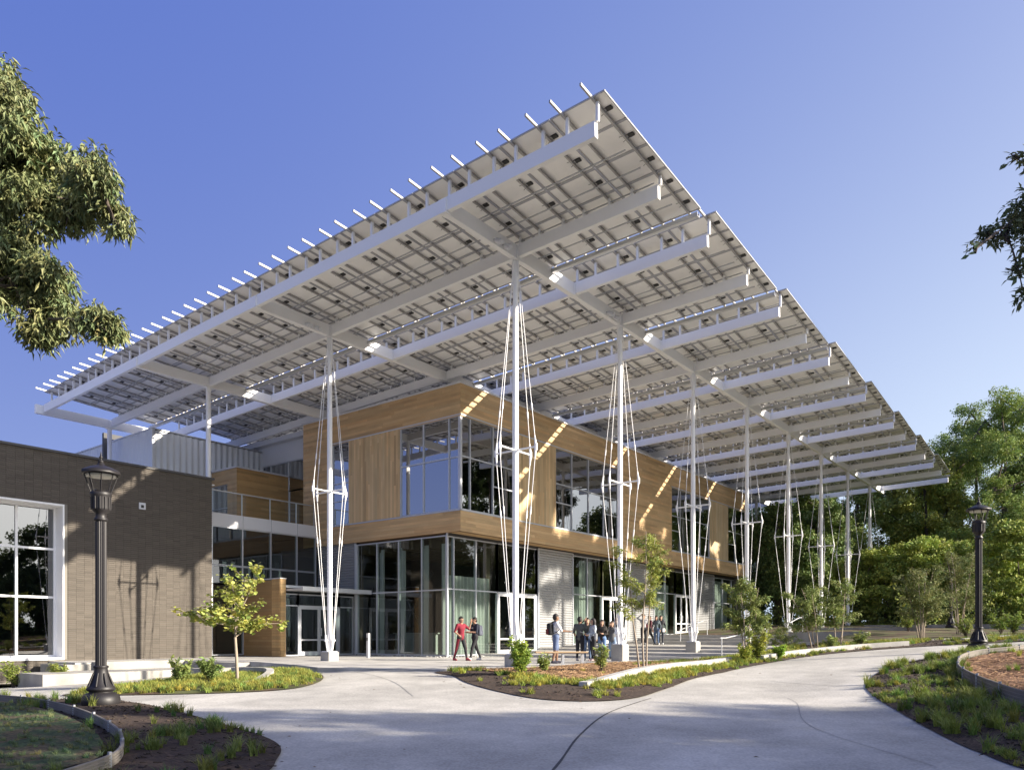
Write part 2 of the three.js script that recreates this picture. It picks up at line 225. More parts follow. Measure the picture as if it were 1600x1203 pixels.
// terraces: broad concrete steps rising along u
const STEPS = [[28.6, 0.115], [31.0, 0.23], [33.4, 0.345], [35.7, 0.46], [43.2, 0.65], [44.6, 0.85], [46.9, 1.05]];
const amph = thing('terrace_steps', 'broad concrete terrace steps climbing past the columns', 'steps');
STEPS.forEach(([u, y], i) => { const s = bevelBox((STEPS[i + 1]?.[0] ?? 62) - u + 0.3, 0.4, 12.9 - i * 0.04, 0.012); mesh('step', s.translate(u + ((STEPS[i + 1]?.[0] ?? 62) - u + 0.3) / 2, y - 0.2, -(24.35 + 11.45 + i * 0.04) / 2), MAT.concrete, amph); });
const lawnPoly = [[47.2, 3], [95, -10], [95, 24.2], [62.3, 24.2], [62.3, 19], [47.2, 19]];
structure('terrace_lawn', drape(lawnPoly, 1.5, (u, v) => Math.max(1.07, lerp(1.07, 1.83, ss(48, 67, u))) - 0.12 * ss(14, 3, v)), MAT.soil, 'sloping grassy terrace under the far end of the canopy');
// low concrete walls of the terraces, seen end on
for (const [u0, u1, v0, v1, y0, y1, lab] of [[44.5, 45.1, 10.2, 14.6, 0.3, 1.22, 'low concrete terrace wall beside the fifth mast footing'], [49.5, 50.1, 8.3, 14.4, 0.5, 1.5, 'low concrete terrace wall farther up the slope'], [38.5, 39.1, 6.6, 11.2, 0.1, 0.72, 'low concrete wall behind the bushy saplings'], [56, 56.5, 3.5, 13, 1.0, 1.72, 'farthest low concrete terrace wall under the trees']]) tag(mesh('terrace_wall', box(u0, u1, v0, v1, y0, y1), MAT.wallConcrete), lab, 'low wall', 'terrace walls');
// seat walls and steps in front of the brick wing
const seat = thing('seat_wall_steps', 'concrete seat walls and steps in front of the brick wing', 'steps');
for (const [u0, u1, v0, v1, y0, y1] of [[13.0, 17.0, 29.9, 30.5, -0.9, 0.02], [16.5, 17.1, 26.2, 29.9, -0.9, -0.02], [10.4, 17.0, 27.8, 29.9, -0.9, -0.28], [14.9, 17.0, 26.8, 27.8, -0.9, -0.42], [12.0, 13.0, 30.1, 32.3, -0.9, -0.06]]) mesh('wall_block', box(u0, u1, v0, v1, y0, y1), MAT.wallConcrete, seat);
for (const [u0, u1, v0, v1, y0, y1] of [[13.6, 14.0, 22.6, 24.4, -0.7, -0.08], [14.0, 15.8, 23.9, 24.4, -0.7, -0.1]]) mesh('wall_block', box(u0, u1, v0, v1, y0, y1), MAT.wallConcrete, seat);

// curved low walls and edgings that follow the ground
function ribbon(pts, per, h, thick, base) {
  const c = smooth(pts, false, per), pos = [], uv = [], idx = []; let s = 0;
  const prof = [[-thick / 2, 0], [-thick / 2, 1], [thick / 2, 1], [thick / 2, 0]];
  const out = []; const quads = [];
  c.forEach((p, i) => { const a = c[Math.max(0, i - 1)], b = c[Math.min(c.length - 1, i + 1)], l = Math.hypot(b[0] - a[0], b[1] - a[1]), n = [-(b[1] - a[1]) / l, (b[0] - a[0]) / l]; if (i) s += Math.hypot(p[0] - c[i - 1][0], p[1] - c[i - 1][1]); const y = base(p[0], p[1]), hh = typeof h === 'function' ? h(i / (c.length - 1)) : h; out.push(prof.map(([o, k]) => V3(p[0] + n[0] * o, y - 0.25 * (1 - k) + hh * k, -(p[1] + n[1] * o)))); out[i].s = s; });
  for (let i = 0; i < out.length - 1; i++) for (let k = 0; k < 3; k++) quads.push([out[i][k], out[i][k + 1], out[i + 1][k + 1], out[i + 1][k], out[i].s, out[i + 1].s, k]);
  for (const e of [out[0], out[out.length - 1]]) quads.push([e[0], e[1], e[2], e[3], 0, 0.2, 1]);
  for (const [A, B, C, D, s0, s1] of quads) { for (const q of [A, B, C, A, C, D]) pos.push(q.x, q.y, q.z); uv.push(s0, 0, s0, 0.3, s1, 0.3, s0, 0, s1, 0.3, s1, 0); }
  const g = new THREE.BufferGeometry(); g.setAttribute('position', new THREE.Float32BufferAttribute(pos, 3)); g.setAttribute('uv', new THREE.Float32BufferAttribute(uv, 2)); g.computeVertexNormals(); return g;
}
const paleStone = std({ map: concreteMap, color: rgb(0.74, 0.74, 0.73), roughness: 0.85 });
tag(mesh('retaining_wall', ribbon([[14.9, 9.5], [16.6, 9.75], [18.6, 10.0], [20.6, 10.1], [22.6, 10.0], [24.3, 9.8]], 6, (t) => 0.10 + 0.09 * ss(0, 0.5, t), 0.22, (u, v) => bedTop.get('planting_bed_plaza')(u, v)), paleStone), 'low white curving wall between straw mulch and grass tufts', 'low wall');
tag(mesh('retaining_wall', ribbon([[25.3, 9.1], [27.5, 8.9], [29.6, 8.3], [31.4, 7.2], [32.6, 6.0]], 6, 0.16, 0.22, (u, v) => bedTop.get('planting_bed_plaza')(u, v)), paleStone), 'low white curving wall along the upper walk below the shrubs', 'low wall');
tag(mesh('retaining_wall', ribbon([[10.9, 16.9], [12.0, 17.7], [13.0, 18.9], [13.6, 20.4], [13.8, 22]], 6, (t) => 0.05 + 0.16 * ss(0, 0.6, t), 0.2, (u, v) => bedTop.get('planting_bed_entrance')(u, v)), paleStone), 'low pale curving wall in the bed behind the young tree', 'low wall');
tag(mesh('retaining_wall', ribbon([[34.6, 4.4], [36.6, 2.6], [38.2, 0.4], [39.2, -2]], 6, 0.18, 0.25, (u, v) => openGround(u, v)), paleStone), 'low pale wall beyond the black lamp post at the walk bend', 'low wall');
// corrugated edging: bands of ribs with stakes
function edging(pts, h, base, label) {
  const t = thing('bed_edging', label, 'edging');
  mesh('sheet', ribbon(pts, 7, h, 0.018, base), MAT.edging, t);
  for (const k of [0.18, 0.42, 0.66, 0.92]) { const r = ribbon(pts, 7, h * 0.07, 0.045, (u, v) => base(u, v) + h * k + 0.0); const p = r.attributes.position; mesh('rib', ribbonBand(pts, h * (k - 0.05), h * (k + 0.05), 0.04, base), MAT.edging, t); }
  smooth(pts, false, 1).forEach(([u, v]) => mesh('stake', bevelBox(0.035, h + 0.06, 0.05, 0.004).translate(u, base(u, v) + h / 2 + 0.0, -v), MAT.conduit, t));
  return t;
}
function ribbonBand(pts, y0, y1, thick, base) { const g = ribbon(pts, 7, y1, thick, base), p = g.attributes.position; for (let i = 0; i < p.count; i++) { const b = base(p.getX(i), -p.getZ(i)); if (p.getY(i) < b - 0.05) p.setY(i, b + y0); } g.computeVertexNormals(); return g; }
edging([[5.75, 20.6], [5.83, 17.66], [5.93, 16.62], [5.85, 14.96], [5.65, 13.45], [5.38, 12.14], [5.06, 10.96], [4.73, 10.12], [4.2, 9.2], [3.2, 8.5]], 0.15, (u, v) => bedTop.get('planting_bed_west')(u, v), 'curved galvanised metal edging around the shaded lawn');
edging([[27.5, 1.2], [25.11, 1.95], [24.2, 2.6], [22.84, 2.88], [21.0, 2.77], [19.71, 2.57], [18.27, 2.17], [16.75, 1.62], [15.35, 0.97], [13.8, -0.6]], 0.26, (u, v) => bedTop.get('planting_bed_east')(u, v), 'curved ribbed metal edging holding the raised straw bed');
// ------------------------------------------------------------------ solar canopy
const SLOPE = 0.027, PITCH = 6.774, ROWLEN = 5.65, drop = (v) => -SLOPE * (v - 10);
const PEAK = 13.33 + EYE, LOW = 12.92 + EYE, BEAM_B = 12.38 + EYE, BEAM_D = 0.40;
const eX = V3(ROWLEN, LOW - PEAK, 0).normalize(), eZ0 = V3(0, SLOPE, 1).normalize(), eY = eZ0.clone().cross(eX).normalize(), eZ = eX.clone().cross(eY).normalize();
const tiltM = new THREE.Matrix4().makeBasis(eX, eY, eZ), tiltQ = new THREE.Quaternion().setFromRotationMatrix(tiltM);
const levelX = V3(1, 0, 0), levelY = eZ0.clone().cross(levelX).normalize(), levelQ = new THREE.Quaternion().setFromRotationMatrix(new THREE.Matrix4().makeBasis(levelX, levelY, eZ0));
const canopy = thing('solar_canopy', 'huge white steel canopy of tilted solar panels over the building', 'solar canopy');
const panelY = (i, u, v) => lerp(PEAK, LOW, (u - (16.1 + PITCH * i)) / ROWLEN) + drop(v);
const panelGeo = (() => {
  const a = 1.112, b = 1.64, sheet = new THREE.BoxGeometry(a - 0.02, 0.012, b - 0.02).translate(0, 0.006, 0), c = sheet.attributes.position, col = new Float32Array(c.count * 3);
  for (let i = 0; i < c.count; i++) { const up = c.getY(i) > 0.006, k = up ? [0.012, 0.018, 0.05] : [0.89, 0.88, 0.86]; col.set(k, i * 3); }
  sheet.setAttribute('color', new THREE.BufferAttribute(col, 3));
  const bars = [[a, 0.042, 0.03, 0, b / 2 - 0.015], [a, 0.042, 0.03, 0, -b / 2 + 0.015], [0.03, 0.042, b - 0.06, a / 2 - 0.015, 0], [0.03, 0.042, b - 0.06, -a / 2 + 0.015, 0]].map(([x, y, z, px, pz]) => paint(new THREE.BoxGeometry(x, y, z).translate(px, -0.004, pz), 0.40, 0.40, 0.41));
  return mergeGeometries([sheet, ...bars].map(plain));
})();
const jbGeo = mergeGeometries([plain(bevelBox(0.13, 0.035, 0.17, 0.008)), plain(rod(V3(-0.05, 0, -0.08), V3(-0.11, -0.012, -0.3), 0.007, 0.007, 4)), plain(rod(V3(0.05, 0, -0.08), V3(0.11, -0.012, -0.3), 0.007, 0.007, 4))]);
const PUR_L = (ROWLEN + 0.55) / eX.x, PUR_H = 0.07;
const purlinGeo = plain(new THREE.BoxGeometry(PUR_L, PUR_H, 0.05));
const postGeo = new THREE.BoxGeometry(0.075, 1, 0.075), COLS = 20, V0 = 9.645;
const beamU = (n) => 16.28 + 3.387 * n;
for (let i = 0; i < 8; i++) {
  const row = grp('panel_row', canopy), up = 16.1 + PITCH * i, jbs = [], rest = [], restPosts = [], restPurlins = [];
  for (let j = 0; j < COLS; j++) for (let k = 0; k < 5; k++) {
    const u = up + 1.13 * (k + 0.5), v = V0 + 1.66 * (j + 0.5), p = W(u, v, panelY(i, u, v));
    if (i < 3) { const m = mesh('panel', panelGeo, MAT.panel, row); m.position.copy(p); m.quaternion.copy(tiltQ); }
    else rest.push(panelGeo.clone().applyQuaternion(tiltQ).translate(p.x, p.y, p.z));
    const q = p.clone().addScaledVector(eY, -0.02).addScaledVector(eZ, 0.62 * (j % 2 ? 1 : 1));
    jbs.push(jbGeo.clone().applyQuaternion(tiltQ).translate(q.x, q.y, q.z));
  }
  if (rest.length) mesh('panels', rest, MAT.panel, row).userData = { kind: 'stuff', label: 'far solar panels of this row' };
  mesh('junction_boxes', jbs, MAT.junction, row).userData = { kind: 'stuff' };
  for (let j = 0; j < COLS; j++) for (const off of [0.36, 1.26]) {
    const v = V0 + 1.66 * j + off, um = up - 0.55 / 2 + ROWLEN / 2 + 0.01, p = W(um, v, panelY(i, um, v)).addScaledVector(eY, -0.025 - PUR_H / 2);
    if (i < 7) { const m = mesh('purlin', purlinGeo, MAT.purlin, row); m.position.copy(p); m.quaternion.copy(tiltQ); }
    else restPurlins.push(purlinGeo.clone().applyQuaternion(tiltQ).translate(p.x, p.y, p.z));
    for (const n of [2 * i, 2 * i + 1]) {
      const u = beamU(n), top = panelY(i, u, v) - 0.06, bot = BEAM_B + BEAM_D + drop(v) - 0.01, h = top - bot;
      if (i < 3) { const m = mesh('post', postGeo, MAT.white, row); m.position.copy(W(u, v - 0.05, (top + bot) / 2)); m.scale.y = h; }
      else restPosts.push(plain(new THREE.BoxGeometry(0.075, h, 0.075)).translate(u, (top + bot) / 2, -(v - 0.05)));
    }
  }
  if (restPosts.length) mesh('posts', restPosts, MAT.white, row).userData = { kind: 'stuff' };
  if (restPurlins.length) mesh('purlins', restPurlins, MAT.purlin, row).userData = { kind: 'stuff' };
  const Lv = COLS * 1.66, vm = V0 + Lv / 2, ul = up + ROWLEN;
  const gut = mergeGeometries([new THREE.BoxGeometry(0.15, 0.012, Lv), new THREE.BoxGeometry(0.012, 0.12, Lv).translate(-0.075, 0.06, 0), new THREE.BoxGeometry(0.012, 0.12, Lv).translate(0.075, 0.06, 0)].map(plain));
  const gm = mesh('gutter', gut, MAT.galv, row); gm.position.copy(W(ul - 0.18, vm, panelY(i, ul, vm) - 0.33)); gm.quaternion.copy(levelQ);
  for (const du of [0.62, 1.9, 2.75, 3.55, 4.7]) { const u = up + du; const c = mesh('conduit', rod(W(u, V0 + 0.5, panelY(i, u, V0 + 0.5) - 0.19), W(u, V0 + Lv - 0.5, panelY(i, u, V0 + Lv - 0.5) - 0.19), 0.022), MAT.conduit, row); }
}
const BEAM_V0 = 9.99, BEAM_V1 = 43.2;
const beamGeo = bevelBox(0.15, BEAM_D, (BEAM_V1 - BEAM_V0) / eZ0.z, 0.012);
for (let n = 0; n < 17; n++) { const m = mesh('beam', beamGeo, MAT.white, canopy), v = (BEAM_V0 + BEAM_V1) / 2; m.position.copy(W(beamU(n), v, BEAM_B + BEAM_D / 2 + drop(v))); m.quaternion.copy(levelQ); }
const COLV = [15.11, 24.5, 33.42, 43.45];
for (const v of COLV) { const u0 = v > 40 ? 15.9 : 16.2, u1 = 71.6; mesh('girder', bevelBox(u1 - u0, 0.46, 0.2, 0.012).translate((u0 + u1) / 2, BEAM_B + drop(v) + 0.17, -v), MAT.white, canopy); }
for (const v of COLV) for (let n = 0; n < 17; n++) mesh('end_plate', box(beamU(n) - 0.13, beamU(n) + 0.13, v - 0.135, v + 0.135, BEAM_B + drop(v) - 0.045, BEAM_B + drop(v) + 0.36), MAT.white, canopy);

// ------------------------------------------------------------------ masts with tension rods
const mastTop = (v) => BEAM_B + drop(v) - 0.08;
function mast(u, v, baseY, plinthH, label, armY) {
  const t = thing('column', label, 'column', 'masts carrying the canopy'), top = mastTop(v), b = baseY + plinthH, ay = armY + drop(v) - drop(15.11), o = W(u, v, 0);
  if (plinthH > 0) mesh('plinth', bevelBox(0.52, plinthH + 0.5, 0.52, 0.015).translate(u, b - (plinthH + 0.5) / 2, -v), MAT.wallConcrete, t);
  mesh('base_plate', bevelBox(0.42, 0.03, 0.42, 0.004).translate(u, b + 0.016, -v), MAT.white, t);
  const L = top - b, prof = [[0.001, 0.30], [0.075, 0.31], [0.098, 0.5], [0.103, L * 0.3], [0.106, L * 0.5], [0.102, L * 0.7], [0.085, L - 0.55], [0.08, L - 0.02], [0.001, L - 0.02]].map(([r, y]) => new THREE.Vector2(r, y));
  mesh('shaft', new THREE.LatheGeometry(prof, 20).translate(u, b, -v), MAT.white, t);
  mesh('head_plate', [new THREE.BoxGeometry(0.34, 0.03, 0.26).translate(u, top - 0.0, -v), new THREE.BoxGeometry(0.28, 0.5, 0.02).translate(u, top - 0.28, -v), new THREE.BoxGeometry(0.02, 0.5, 0.28).translate(u, top - 0.28, -v)], MAT.white, t);
  mesh('foot_bracket', [new THREE.BoxGeometry(0.22, 0.42, 0.025).translate(u, b + 0.24, -v), new THREE.BoxGeometry(0.025, 0.42, 0.22).translate(u, b + 0.24, -v), rod(V3(u, b + 0.03, -v), V3(u, b + 0.4, -v), 0.07, 0.085, 12)], MAT.white, t);
  const A = 0.82;
  for (const [du, dv] of [[1, 0], [0, 1]]) mesh('cross_arm', rod(W(u - du * A, v - dv * A, ay), W(u + du * A, v + dv * A, ay), 0.032, 0.032, 10), MAT.white, t);
  for (const [du, dv] of [[1, 0], [-1, 0], [0, 1], [0, -1]]) {
    const e = W(u + du * A, v + dv * A, ay), hi = W(u + du * 0.13, v + dv * 0.13, top - 0.45), lo = W(u + du * 0.19, v + dv * 0.19, b + 0.46), ft = W(u + du * 0.12, v + dv * 0.12, b + 0.03);
    const up = hi.clone().sub(e).normalize(), dn = lo.clone().sub(e).normalize();
    mesh('upper_rod', rod(e, hi, 0.0125, 0.0125, 6), MAT.white, t);
    mesh('lower_rod', rod(e, lo, 0.0125, 0.0125, 6), MAT.white, t);
    mesh('clevis', [rod(e.clone().addScaledVector(up, 0.08), e.clone().addScaledVector(up, 0.36), 0.042, 0.02), rod(e.clone().addScaledVector(dn, 0.08), e.clone().addScaledVector(dn, 0.36), 0.042, 0.02), new THREE.BoxGeometry(0.075, 0.22, 0.075).translate(e.x, e.y, e.z), rod(e.clone().addScaledVector(dn, 1.9), e.clone().addScaledVector(dn, 2.15), 0.026, 0.026), rod(e.clone().addScaledVector(up, 1.2), e.clone().addScaledVector(up, 1.42), 0.026, 0.026)], MAT.white, t);
    mesh('foot_stay', [rod(lo.clone().addScaledVector(dn, -0.22), lo, 0.026, 0.045), rod(lo, ft, 0.04, 0.024), new THREE.BoxGeometry(0.1, 0.07, 0.1).translate(lo.x, lo.y, lo.z)], MAT.white, t);
  }
  return t;
}
const order = ['nearest the straw mulch bed', 'second from the building corner beside the bench', 'third, standing on the terrace steps', 'fourth, behind the bushy shrub by the handrail', 'fifth, on the upper terrace', 'sixth, above the leaning shrub', 'seventh, next to last under the far canopy', 'last of the front row, nearest the woods'];
const bases = [0, 0, 0.3, 0.46, 0.95, 1.15, 1.55, 1.78], plinths = [0.4, 0.66, 0.42, 0.4, 0.28, 0.2, 0.1, 0.06];
for (let i = 0; i < 8; i++) mast(19.62 + PITCH * i, 15.11, bases[i], plinths[i], 'white braced mast of the front row, ' + order[i], 7.03);
mast(19.62, 24.5, 0, 0.36, 'white braced mast standing alone before the entrance doors', 7.03);
mast(19.62 + PITCH * 7, 24.5, 1.5, 0.2, 'white braced mast behind the far corner of the timber wall', 7.03);
for (const [v, yb, lab] of [[33.42, 8.1, 'plain white post rising from the corner of the brick wing roof'], [43.45, 7.9, 'plain white post at the far end of the canopy above the brick wing']]) {
  const t = thing('roof_post', lab, 'column', 'posts on the brick wing roof');
  mesh('shaft', rod(W(19.62, v, yb), W(19.62, v, mastTop(v)), 0.115, 0.115, 16), MAT.white, t);
  mesh('head_plate', new THREE.BoxGeometry(0.34, 0.04, 0.26).translate(19.62, mastTop(v), -v), MAT.white, t);
  mesh('base_plate', new THREE.BoxGeometry(0.4, 0.04, 0.4).translate(19.62, yb + 0.02, -v), MAT.white, t);
}
// ------------------------------------------------------------------ walls: a wall frame maps (a, y, outward) to the site
const RW = (v0) => ({ box: (a0, a1, y0, y1, o0, o1) => box(a0, a1, v0 - o0, v0 - o1, y0, y1), pane: (a0, a1, y0, y1, o) => new THREE.PlaneGeometry(a1 - a0, y1 - y0).translate((a0 + a1) / 2, (y0 + y1) / 2, -(v0 - o)), at: (a, y, o) => V3(a, y, -(v0 - o)), along: 'x' });
const LW = (u0) => ({ box: (a0, a1, y0, y1, o0, o1) => box(u0 - o0, u0 - o1, a0, a1, y0, y1), pane: (a0, a1, y0, y1, o) => new THREE.PlaneGeometry(a1 - a0, y1 - y0).rotateY(-Math.PI / 2).translate(u0 - o, (y0 + y1) / 2, -(a0 + a1) / 2), at: (a, y, o) => V3(u0 - o, y, -a), along: 'z' });
// rectangles left over after cutting holes [a0, a1, y0, y1]
function leftover(a0, a1, y0, y1, holes) {
  const as = [...new Set([a0, a1, ...holes.flatMap((h) => [h[0], h[1]])])].filter((x) => x >= a0 && x <= a1).sort((p, q) => p - q), ys = [...new Set([y0, y1, ...holes.flatMap((h) => [h[2], h[3]])])].filter((x) => x >= y0 && x <= y1).sort((p, q) => p - q), out = [];
  for (let i = 0; i < as.length - 1; i++) for (let k = 0; k < ys.length - 1; k++) { const a = (as[i] + as[i + 1]) / 2, y = (ys[k] + ys[k + 1]) / 2; if (!holes.some((h) => a > h[0] && a < h[1] && y > h[2] && y < h[3])) out.push([as[i], as[i + 1], ys[k], ys[k + 1]]); }
  return out;
}
const wall = (name, f, a0, a1, y0, y1, holes, t, mat, parent) => mesh(name, leftover(a0, a1, y0, y1, holes).map(([p, q, r, s]) => f.box(p, q, r, s, -t, 0)), mat, parent);
// timber boards laid on a wall: many thin lapped pieces with their own tone
function boards(name, f, a0, a1, y0, y1, holes, parent, { w = 0.135, upright = false, base = [0.68, 0.48, 0.265], vary = 0.19 } = {}) {
  const list = [];
  const [p0, p1, q0, q1] = upright ? [y0, y1, a0, a1] : [a0, a1, y0, y1], n = Math.max(1, Math.round((q1 - q0) / w)), ww = (q1 - q0) / n;
  for (let i = 0; i < n; i++) {
    const q = q0 + ww * (i + 0.5); let p = p0;
    const cuts = holes.filter((h) => (upright ? q > h[0] && q < h[1] : q > h[2] && q < h[3])).map((h) => (upright ? [h[2], h[3]] : [h[0], h[1]])).sort((x, y) => x[0] - y[0]);
    const spans = []; let s = p0; for (const c of cuts) { if (c[0] > s) spans.push([s, c[0]]); s = Math.max(s, c[1]); } if (s < p1) spans.push([s, p1]);
    for (const [s0, s1] of spans) { p = s0 - rr(0, 1.5); while (p < s1) { const e = p + rr(1.6, 4.2), b0 = Math.max(p, s0), b1 = Math.min(e, s1); if (b1 - b0 > 0.02) list.push([b0, b1, q]); p = e; } }
  }
  const m = new THREE.InstancedMesh(boardGeo, MAT.wood, list.length), o = new THREE.Object3D(), c = new THREE.Color(); m.name = name; parent.add(m); m.userData = { kind: 'stuff', label: upright ? 'upright timber boards' : 'horizontal timber boards' };
  list.forEach(([b0, b1, q], i) => {
    const out = 0.012 + rnd() * 0.006;
    o.position.copy(upright ? f.at(q, (b0 + b1) / 2, out) : f.at((b0 + b1) / 2, q, out)); o.rotation.set(0, f.along === 'z' ? -Math.PI / 2 : 0, upright ? Math.PI / 2 : 0, 'YXZ'); o.scale.set(b1 - b0 - 0.004, ww - 0.007, 0.022); o.updateMatrix(); m.setMatrixAt(i, o.matrix);
    const k = 1 + vary * gauss(), w2 = 1 + 0.05 * gauss(); m.setColorAt(i, c.setRGB(base[0] * k, base[1] * k * w2, base[2] * k * w2 * w2));
  });
  return m;
}
const boardGeo = new THREE.BoxGeometry(1, 1, 1);
// glazing: uprights at list as, sills between y0 and y1, transoms per bay
function glazing(name, f, as, y0, y1, trans, glass, parent, { mull = 0.055, depth = 0.13, o = -0.02, frame = MAT.frame, skip = [], thin = false } = {}) {
  const g = grp(name, parent);
  for (let i = 0; i < as.length - 1; i++) {
    if (skip.includes(i)) continue;
    const ys = [y0, ...(Array.isArray(trans[0]) ? trans[i] : trans), y1].sort((a, b) => a - b);
    for (let k = 0; k < ys.length - 1; k++) { const p = mesh('pane', f.pane(as[i], as[i + 1], ys[k], ys[k + 1], o - 0.03 - rnd() * 0.004), glass, g); const q = p.geometry, c = q.boundingBox ?? (q.computeBoundingBox(), q.boundingBox), mid = c.getCenter(V3()); q.translate(-mid.x, -mid.y, -mid.z); p.position.copy(mid); p.rotation.set((rnd() - 0.5) * 0.003, (rnd() - 0.5) * 0.003, 0); }
    for (let k = 0; k < ys.length; k++) mesh('transom', f.box(as[i] + mull / 2 - 0.002, as[i + 1] - mull / 2 + 0.002, ys[k] - mull / 2, ys[k] + mull / 2, o - depth, o + 0.012), frame, g);
  }
  as.forEach((a, i) => mesh('mullion', f.box(a - (thin && !i ? 0.012 : mull / 2), a + (thin && !i ? 0.012 : mull / 2), y0 - mull / 2, y1 + mull / 2, o - depth - 0.003, o + 0.02), frame, g));
  return g;
}
function doors(f, a0, a1, y0, y1, n, parent, frame = MAT.frame) {       // glazed doors: n leaves
  const g = grp('door', parent), w = (a1 - a0) / n, st = 0.085;
  for (let i = 0; i < n; i++) { const p = a0 + w * i, q = p + w;
    mesh('stile', [f.box(p + 0.008, p + st, y0, y1, -0.09, -0.03), f.box(q - st, q - 0.008, y0, y1, -0.09, -0.03), f.box(p + st, q - st, y1 - st, y1, -0.088, -0.032), f.box(p + st, q - st, y0, y0 + 0.2, -0.088, -0.032)], frame, g);
    mesh('pane', f.pane(p + st, q - st, y0 + 0.2, y1 - st, -0.06), MAT.glassLow, g);
    if (n < 4) mesh('rail', f.box(p + st, q - st, y0 + 0.72, y0 + 0.8, -0.088, -0.03), frame, g);
    mesh('handle', [f.box(i % 2 ? p + st + 0.01 : q - st - 0.035, i % 2 ? p + st + 0.035 : q - st - 0.01, y0 + 0.95, y0 + 1.35, 0.0, 0.025), f.box(i % 2 ? p + st + 0.01 : q - st - 0.035, i % 2 ? p + st + 0.035 : q - st - 0.01, y0 + 0.98, y0 + 1.0, -0.03, 0.0), f.box(i % 2 ? p + st + 0.01 : q - st - 0.035, i % 2 ? p + st + 0.035 : q - st - 0.01, y0 + 1.3, y0 + 1.32, -0.03, 0.0)], MAT.galv, g);
  }
  mesh('door_frame', [f.box(a0 - 0.06, a0, y0, y1 + 0.06, -0.12, 0), f.box(a1, a1 + 0.06, y0, y1 + 0.06, -0.12, 0), f.box(a0, a1, y1, y1 + 0.06, -0.12, -0.002)], frame, g);
  return g;
}
function corrugated(name, f, a0, a1, y0, y1, parent, { pitch = 0.135, amp = 0.022, upright = false, mat = MAT.corrugated } = {}) {
  const pos = [], idx = [], [p0, p1, q0, q1] = upright ? [y0, y1, a0, a1] : [a0, a1, y0, y1], n = Math.round((q1 - q0) / pitch) * 6;
  for (let i = 0; i <= n; i++) { const q = lerp(q0, q1, i / n), o = amp * (1 + Math.cos(i / 6 * Math.PI * 2)); for (const p of [p0, p1]) { const w = upright ? f.at(q, p, o) : f.at(p, q, o); pos.push(w.x, w.y, w.z); } if (i) { const b = i * 2; idx.push(b - 2, b - 1, b, b - 1, b + 1, b); } }
  const g = new THREE.BufferGeometry(); g.setAttribute('position', new THREE.Float32BufferAttribute(pos, 3)); g.setAttribute('uv', new THREE.Float32BufferAttribute(new Float32Array(pos.length / 3 * 2), 2)); g.setIndex(idx); g.computeVertexNormals(); return mesh(name, g, mat, parent);
}

// ------------------------------------------------------------------ main building
const B = thing('timber_and_glass_building', 'two storey building clad in honey timber with large windows', 'building');
const R1 = RW(23.28), L1 = LW(26.09), R0 = RW(24.2), L0 = LW(26.2), T = 12.56, WT = 11.14, WS = 6.78, BB = 5.80;
const rh = [[26.09, 30.42, WS, WT], [33.76, 40.44, WS, WT], [47.65, 53.99, WS, WT], [57.51, 61.25, WS, WT]];
const lh = [[23.28, 27.22, WS, WT], [31.02, 32.36, WS, WT]];
wall('upper_wall', R1, 26.12, 61.3, BB, T, rh, 0.22, MAT.woodBack, B);
wall('upper_wall', L1, 23.31, 34.82, BB, T, lh, 0.22, MAT.woodBack, B);
const up1 = [30.42, 33.76, WS, WT], up2 = [53.99, 57.51, WS, WT], up3 = [27.22, 31.02, WS, WT];
boards('timber_boards', R1, 26.07, 61.3, BB, T, [...rh, up1, up2], B);
boards('timber_boards', R1, up1[0], up1[1], WS, WT, [], B, { upright: true, base: [0.70, 0.52, 0.30], vary: 0.22 });
boards('timber_boards', R1, up2[0], up2[1], WS, WT, [], B, { upright: true, w: 0.2, base: [0.70, 0.55, 0.35], vary: 0.1 });
boards('timber_boards', L1, 23.26, 34.82, BB, T, [...lh, up3], B);
boards('timber_boards', L1, up3[0], up3[1], WS, WT, [], B, { upright: true, base: [0.70, 0.52, 0.30], vary: 0.24 });
for (const y of [WT, WS]) { mesh('trim', R1.box(26.03, 40.5, y - 0.03, y + 0.03, -0.02, 0.05), MAT.frame, B); mesh('trim', R1.box(47.6, 61.3, y - 0.03, y + 0.03, -0.02, 0.05), MAT.frame, B); mesh('trim', L1.box(23.23, 32.42, y - 0.03, y + 0.03, -0.02, 0.047), MAT.frame, B); }
mesh('roof_cap', [box(26.0, 61.4, 23.19, 34.9, T, T + 0.07), box(26.6, 61.2, 34.9, 46, T - 0.3, T - 0.02)], MAT.fascia, B);
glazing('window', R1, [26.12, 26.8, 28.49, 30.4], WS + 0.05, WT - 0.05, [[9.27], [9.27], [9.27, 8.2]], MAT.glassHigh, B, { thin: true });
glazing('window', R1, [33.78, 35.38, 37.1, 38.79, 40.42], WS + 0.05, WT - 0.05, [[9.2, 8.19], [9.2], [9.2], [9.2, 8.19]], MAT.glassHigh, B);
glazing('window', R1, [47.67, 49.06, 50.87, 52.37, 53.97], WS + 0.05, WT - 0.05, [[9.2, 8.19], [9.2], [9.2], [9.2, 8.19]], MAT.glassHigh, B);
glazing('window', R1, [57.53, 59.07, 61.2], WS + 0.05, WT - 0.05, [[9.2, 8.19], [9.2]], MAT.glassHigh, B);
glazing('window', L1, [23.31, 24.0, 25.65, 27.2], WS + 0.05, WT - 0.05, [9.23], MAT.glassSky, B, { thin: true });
glazing('window', L1, [31.04, 32.34], WS + 0.05, WT - 0.05, [9.0, 8.07], MAT.glassSky, B);
